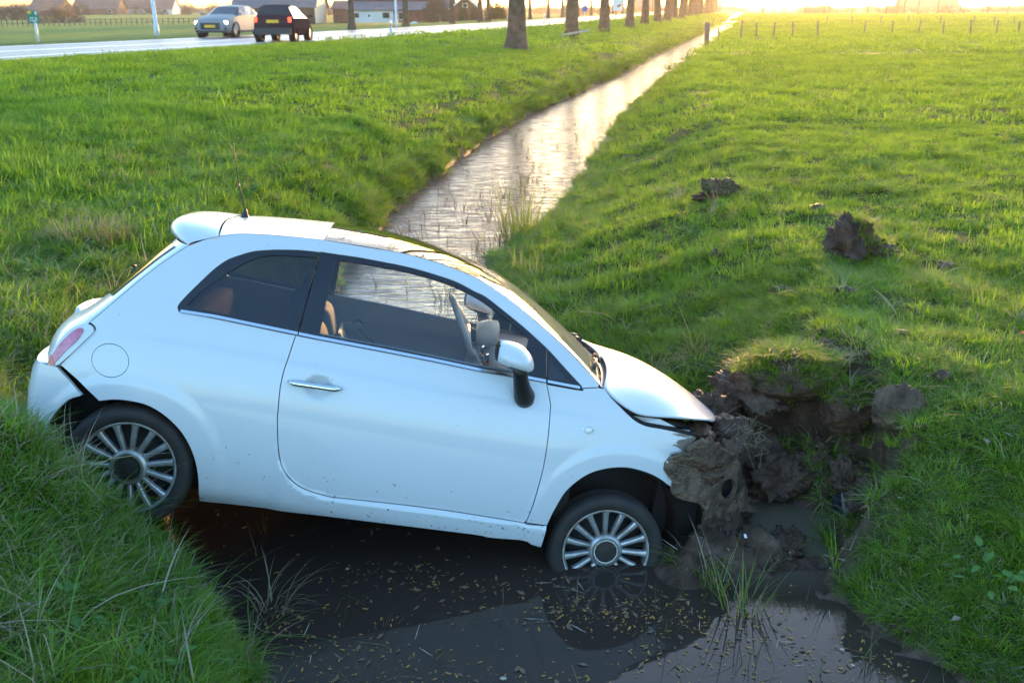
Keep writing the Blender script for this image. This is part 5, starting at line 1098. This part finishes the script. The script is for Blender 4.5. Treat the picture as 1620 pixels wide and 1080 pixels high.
# ------------------------------------------------------------------ torn earth, clods, scraps
def clod(name, loc, dims, seed, mat, label, cat='clod', group=None, sub=4, amp=.28, rot=0., tufts=None, nt=0, link=True):
    bm = bmesh.new(); bmesh.ops.create_icosphere(bm, subdivisions=sub, radius=1)
    for v in bm.verts:
        p = v.co*1.3+Vector((seed*3.7, seed*1.3, 0)); n = noise.fractal(p, .7, 2.1, 6)*amp+.28*amp*abs(noise.noise(p*5.3))+.16*amp*noise.noise(p*13)+amp*.5*(noise.voronoi(p*2.2)[0][0]-.4)
        n += .5*amp*max(0, noise.fractal(p*3.1, .6, 2.2, 4))-.25*amp*abs(noise.noise(p*7.7)); v.co = v.co*(1+n); v.co = Vector((v.co.x*dims[0], v.co.y*dims[1], v.co.z*dims[2]*(1 if v.co.z > 0 else .6)))
    me = bpy.data.meshes.new(name); bm.to_mesh(me); bm.free(); me.materials.append(mat); me.polygons.foreach_set('use_smooth', [True]*len(me.polygons))
    o = bpy.data.objects.new(name, me); COL.objects.link(o); o.location = loc; o.rotation_euler = (0, 0, rot); tag(o, label, cat, group)
    if nt:
        r = random.Random(seed); vs2 = [v for v in me.vertices if v.normal.z > .25 and tufts(v.co)]; 
        for kind, mat_i, cnt in (('sod_grass', 0, nt), ('straw_wisps', 1, nt//9)):
            mb = MB()
            for k in range(cnt):
                v = r.choice(vs2); a = math.atan2(v.co.y, v.co.x)+r.gauss(0, .9)
                for j in range(6): blade_into(mb, v.co+Vector((r.gauss(0, .01), r.gauss(0, .01), -.01)), a+r.gauss(0, .7), r.uniform(.05, .13)*(1.0 if mat_i == 0 else 1.15), .0045, r.uniform(.5, 1.4), 0, 4, tilt=r.uniform(.1, .8))
            q = mb.build(kind, [M['grass'], M['straw']][mat_i], o, True); q['kind'] = 'stuff'
    return o
def gzz(x, y): s0, t0 = to_st(x, y); return float(terrain(s0, t0)[0])
MU = M['mud']
clod('earth_clod', (2.24, 10.64, gzz(2.24, 10.64)+.02), (.22, .14, .13), 3, MU, 'dark lump of earth thrown onto the meadow grass by the crash, farther of two', amp=.6, sub=5, tufts=lambda c: c.z > .02, nt=30)
clod('sod_clod', (2.64, 7.62, gzz(2.64, 7.62)+.07), (.15, .14, .22), 5, MU, 'upturned sod standing on the meadow with grass on one side', tufts=lambda c: c.x > .0, nt=160, rot=.3, amp=.5, sub=5)
clod('sod_clod', (2.82, 7.64, gzz(2.82, 7.64)+.02), (.15, .13, .12), 6, MU, 'low crumbled sod beside the upturned one', tufts=lambda c: c.z > .02, nt=60, amp=.5)
clod('mud_slab', (1.97, 4.69, gzz(1.97, 4.69)+.03), (.125, .065, .15), 8, M['mud_pale'], 'smooth grey slab of wet mud standing at the edge of the pit', amp=.30, rot=-.3, sub=5)
clod('torn_sod', (1.64, 5.34, .60), (.30, .17, .16), 11, MU, 'overhanging torn sod of long grass on the brink of the mud pit', tufts=lambda c: True, nt=420, rot=-.25)
clod('torn_sod', (1.86, 5.10, .50), (.13, .13, .18), 12, MU, 'small root-bound sod beside the mud slab', tufts=lambda c: c.z > .05, nt=90)
lumps = [(1.50, 5.08, .10, .17, .14, .14), (1.26, 5.28, .28, .15, .11, .12), (1.72, 5.16, .14, .10, .11, .13), (1.12, 5.20, .46, .14, .11, .12), (1.38, 5.42, .48, .22, .13, .13), (1.16, 4.84, .08, .13, .10, .08), (1.82, 4.84, .20, .09, .09, .12), (1.14, 4.42, .01, .16, .08, .05), (1.36, 4.42, .03, .15, .08, .05), (.88, 4.28, .01, .10, .07, .05), (1.86, 4.62, .22, .11, .10, .09), (1.72, 4.30, .06, .10, .08, .07), (1.78, 3.80, .04, .09, .08, .05)]
LL = ['big dark mud lump in the middle of the pit, above the puddle', 'mud lump leaning against the pit wall behind the bonnet', 'mud lump below the small root-bound sod', 'mud lump touching the tip of the bonnet', 'broad mud lump under the overhanging torn sod', 'low mud lump between the crushed bumper and the puddle', 'mud lump beside the crumpled black plastic sheet', 'flat mud lump at the foot of the crushed bumper', 'flat mud lump behind the upright reed clump', 'flat mud lump beside the half-sunk front wheel', 'mud lump just below the grey mud slab', 'mud lump on the brink of the narrow channel', 'small mud lump at the waterline of the low grassy bank']
for i, (x, y, z, a, b, c) in enumerate(lumps):
    clod('mud_lump', (x, y, z), (a, b, c), 20+i, MU, LL[i], 'mud', 'churned mud lumps' if i < 7 else 'mud lumps at the water', sub=5, amp=.55, rot=i*1.3)
for i in range(26):
    x = 1.4+random.gauss(0, .5); y = 4.85+random.gauss(0, .42); z = gzz(x, y)
    if z < .02 or (x < 1.05 and y > 4.5): continue
    k = random.uniform(.02, .05); clod('mud_crumb', (x, y, z+.01), (k, k*.8, k*.8), 60+i, MU, 'crumb of earth scattered round the pit', 'clod', 'earth crumbs round the pit', sub=2, amp=.5)
for i, (x, y, k) in enumerate(((1.75, 8.3, .08), (1.95, 6.9, .08), (2.25, 6.5, .07), (3.25, 7.3, .08), (2.9, 9.4, .09), (2.3, 5.6, .06))):
    clod('earth_crumb', (x, y, gzz(x, y)+.0), (k*.9, k*.7, k*.5), 90+i, MU, 'small dark clod of earth lying in the meadow grass', 'clod', 'small clods in the meadow', sub=3, amp=.5)
# mud packed on the car's nose
V = []
for i, (x, y, z, a, b, c) in enumerate(((2.72, -.69, .70, .085, .03, .085), (2.78, -.66, .60, .06, .03, .06), (2.88, -.58, .72, .07, .04, .05), (2.96, -.35, .76, .10, .14, .09), (2.72, -.55, .80, .06, .10, .04))):
    o = clod('caked_mud', (0, 0, 0), (a, b, c), 130+i, MU, None, None, sub=4, amp=.4); o.parent = car; o.location = (x, y, z)
sb = MB(); r = random.Random(5)
def sf(x, z): return -max(float(bump_w(x, z)), float(W(min(x, 2.72), z)) if x < 2.66 else 0)-.004
for k in range(80):
    x, z = r.uniform(2.56, 2.76), r.uniform(.56, .77); a = R(200)+r.gauss(0, .5); L = r.uniform(.02, .06); p_ = [(x+L*u*math.cos(a), z+L*u*math.sin(a)*.8+.012*u*u*r.gauss(0, 1)) for u in (0, .5, 1)]
    sb.tube([(q[0], sf(*q), q[1]) for q in p_], [.0018, .0016, .0006], 3, cap=False)
for k in range(70):
    x, z = r.uniform(2.90, 3.06), r.uniform(.70, .84); y = r.uniform(-.58, -.3); L = r.uniform(.05, .14); sb.tube([(x, y, z), (x+r.gauss(0, .03), y-.02, z+L*.4), (x+r.gauss(0, .06), y-.03, z+r.gauss(.2, .5)*L)], [.002, .0016, .0006], 3, cap=False)
sbo = sb.build('caked_straw', M['straw'], car, True); sbo['kind'] = 'stuff'
# scraps
def scrap(name, loc, pts, mat, label, rot=(0, 0, 0)):
    n = len(pts); V = [(a, b, c) for a, b, c in pts]+[(a, b, c-.004) for a, b, c in pts]
    o = mk(name, V, [tuple(range(n)), tuple(range(2*n-1, n-1, -1))]+[(i, n+i, n+(i+1) % n, (i+1) % n) for i in range(n)], mat, None, False); o.location = loc; o.rotation_euler = rot; return tag(o, label, 'scrap')
whp = P('white_shard', (.75, .77, .8), .3); blk = P('black_sheet', (.012, .014, .02), .25)
scrap('plastic_shard', (1.19, 4.86, .38), [(0, 0, 0), (.05, .01, .012), (.07, .0, .05), (.055, .005, .085), (.03, .0, .055), (.01, 0, .03)], whp, 'bent white plastic shard stuck in the mud by the car\'s nose')
scrap('plastic_sheet', (1.72, 4.78, .06), [(0, 0, 0), (.03, -.05, -.04), (.08, -.04, .02), (.10, .02, .10), (.05, .03, .12), (.0, .02, .08)], blk, 'crumpled black plastic sheet at the side of the puddle')
scrap('white_scrap', (1.15, 4.36, .145), [(0, 0, 0), (.03, 0, 0), (.03, .02, .008), (0, .02, .008)], whp, 'tiny white scrap lying on the churned mud')
scrap('fallen_leaf', (2.89, 5.39, gzz(2.89, 5.39)+.10), [(0, 0, 0), (.03, -.015, .004), (.06, 0, .0), (.03, .018, .01)], P('orange_leaf', (.65, .17, .02), .6), 'bright orange fallen leaf on the meadow grass')
for i, (x, y) in enumerate(((1.86, 3.62), (2.25, 4.3))):
    scrap('dead_leaf', (x, y, gzz(x, y)+.09), [(0, 0, 0), (.02, -.012, .006), (.042, 0, .0), (.02, .016, .008)], P('dead_leaf%d' % i, (.25, .17, .13), .7), ['pale dead leaf lying on the low grassy bank by the water', 'brown dead leaf lying in the meadow grass beyond the mud slab'][i], (R(10), R(-15), i*1.7))
# ------------------------------------------------------------------ reeds and litter on the water
def reed(name, x, y, n, rad, h0, h1, label, mat=None, z=-.05, w=.007, bend=.25, p_dry=.15, seed=1):
    o = tuft(name, n, rad, h0, h1, w, bend, [mat or M['reed'], M['straw']], p_dry, seed, seg=5); COL.objects.link(o); o.location = (x, y, z); tag(o, label, 'reeds'); return o
reed('reed_clump', 1.06, 3.98, 46, .09, .20, .42, 'upright green reed clump growing in the shallow water below the mud', seed=31)
reed('reed_clump', .98, 4.14, 26, .06, .14, .34, 'thin reed clump at the foot of the mud bar', seed=32)
reed('reed_clump', .10, 11.7, 120, .22, .35, .95, 'tall pale reed clump standing in the ditch behind the car', seed=33, w=.012)
reed('reed_clump', .30, 9.9, 90, .36, .20, .50, 'reeds fringing the ditch edge behind the windscreen', seed=34, w=.010)
reed('reed_clump', .90, 4.26, 70, .10, .08, .20, 'flattened wisp of grass beside the front wheel', M['grass'], .04, .005, 1.2, .4, 35)
reed('reed_clump', 1.58, 4.22, 30, .05, .12, .30, 'fresh green blades on the brink of the channel', M['grass'], .08, .005, .5, .1, 36)
reed('reed_clump', -1.12, 3.95, 36, .10, .12, .28, 'dry grass wisps leaning over the water from the left bank', M['straw'], .02, .004, 1.0, .3, 37)
reed('reed_clump', -1.05, 6.55, 300, .55, .25, .62, 'dense reeds added out of view behind the car to block low sun under its rear', seed=41, w=.010)  # added behind the body, mostly unseen, to keep low sun off the bank
reed('reed_clump', -.30, 6.9, 160, .45, .25, .55, 'thinner reeds added behind the car doors to block low sun under the car', seed=42, w=.010)  # added with the clump above to stop low sun passing underneath
reed('dry_tussock', -3.38, 7.86, 260, .26, .14, .40, 'pale dry straw tussock on the bank behind the tailgate', M['straw'], gzz(-3.38, 7.86)-.02, .005, .8, .1, 43)
ds = [tuft('stalk_%d' % k, 4+k*2, .05, .10, .38, .007, .15, [M['reed_dead'], M['reed']], .25, 200+k, seg=3) for k in range(4)]
pts, sc_ = [], []
while len(pts) < 260:
    s0 = random.choice((random.uniform(2.7, 4.3), random.uniform(6.5, 24), random.uniform(6.5, 16))); a, b = np.interp(s0, LS, LT), np.interp(s0, RS, RT); t0 = random.uniform(a+.1, b-.05); x, y = to_xy(s0, t0)
    if s0 < 5 and random.random() < .65: continue
    if -1.3 < x < 1.2 and 4.0 < y < 5.6: continue
    if s0 > 6 and random.random() > .35+.6*(t0-a)/(b-a): continue
    pts.append((x, y, -.03)); k = random.uniform(.5, 1.1)*(.7 if s0 < 5 else 1.1); sc_.append((k, k, k*random.uniform(.6, 1.3)))
instancer('reed_stalks', pts, [(random.gauss(0, .15), random.gauss(0, .15), random.uniform(0, 6.28)) for _ in pts], sc_, [random.randrange(4) for _ in pts], ds, 'scattered dead reed stalks poking out of the ditch water')
def leaf_proto(name, L, w, mat, seed):
    r = random.Random(seed); n = 7; a = [(L*(i/(n-1)-.5), w*math.sin(math.pi*(.08+.84*i/(n-1)))*r.uniform(.6, 1)) for i in range(n)]
    V = [(x, y, .004*r.random()) for x, y in a]+[(x, -y*r.uniform(.6, 1), .004*r.random()) for x, y in a]
    return mk(name, V, [(i, n+i, n+i+1, i+1) for i in range(n-1)], mat, None, True, link=False)
lm = [P('litter_gold', (.42, .22, .04), .7), P('litter_brown', (.16, .10, .05), .75), P('litter_pale', (.42, .36, .27), .7)]
lp = [leaf_proto('l0', .030, .006, lm[0], 1), leaf_proto('l1', .022, .005, lm[0], 2), leaf_proto('l2', .05, .012, lm[1], 3), leaf_proto('l3', .12, .004, lm[2], 4), leaf_proto('l4', .045, .018, lm[2], 5), leaf_proto('l5', .20, .004, lm[1], 6)]
pts, sc_, ix = [], [], []
cl = [(.62, 3.98, .20), (.86, 3.82, .16), (.35, 3.90, .14), (1.12, 3.72, .22), (.75, 3.58, .18), (-.70, 3.62, .20), (-.42, 3.42, .24), (-.95, 3.85, .16), (-.15, 3.30, .20), (.25, 3.35, .16), (1.35, 3.55, .18), (-.85, 3.30, .20), (.05, 4.10, .22), (-.5, 4.25, .2)]
while len(pts) < 1500:
    if random.random() < .86:
        cx_, cy_, sg = random.choice(cl); x = random.gauss(cx_, sg*1.3); y = random.gauss(cy_, sg*.45)
    else: x = random.uniform(-1.7, 1.9); y = random.uniform(3.0, 5.2)
    s0, t0 = to_st(x, y)
    if not (float(edges(s0)[0])-.02 < t0 < float(edges(s0)[1])+.03): continue
    pts.append((x, y, .003)); k = random.choice((random.uniform(.25, .6), random.uniform(.4, 1.0))); sc_.append((k, k*random.uniform(.7, 1.4), k)); ix.append(random.choices(range(6), (9, 8, 4, .7, .10, .5))[0])
instancer('floating_litter', pts, [(random.gauss(0, .05), random.gauss(0, .05), random.uniform(0, 6.28)) for _ in pts], sc_, ix, lp, 'golden leaf scraps and straw floating on the dark water')
# straw strewn over mud and bank
pts = []; 
for k in range(260):
    x = 1.4+random.gauss(0, .45); y = 4.8+random.gauss(0, .42); z = gzz(x, y)
    if z > .03 and not (x < 1.0 and y > 4.55): pts.append((x, y, z+.012))
instancer('strewn_straw', pts, [(random.gauss(0, .3), random.gauss(0, .3), random.uniform(0, 6.28)) for _ in pts], [(random.uniform(.4, 1.1),)*3 for _ in pts], [random.choice((3, 3, 5, 2)) for _ in pts], [leaf_proto('s%d' % i, l, w, lm[2], 50+i) for i, (l, w) in enumerate(((.03, .004), (.05, .004), (.04, .010), (.12, .0025), (.03, .008), (.20, .002)))], 'bits of straw strewn over the churned mud')
# ------------------------------------------------------------------ evening haze
hz, hnt, hb_ = nodes('evening_haze'); hnt.nodes.remove(hb_); pv = hnt.nodes.new('ShaderNodeVolumePrincipled'); pv.inputs['Color'].default_value = (.98, .93, .86, 1); pv.inputs['Density'].default_value = .00026; pv.inputs['Anisotropy'].default_value = .72
hnt.links.new(pv.outputs[0], hnt.nodes['Material Output'].inputs['Volume'])
ho = MB().box((0, 400, 12.5), (1500, 1000, 28)).build('haze', hz); tag(ho, 'thin evening haze over the fields', kind='stuff')
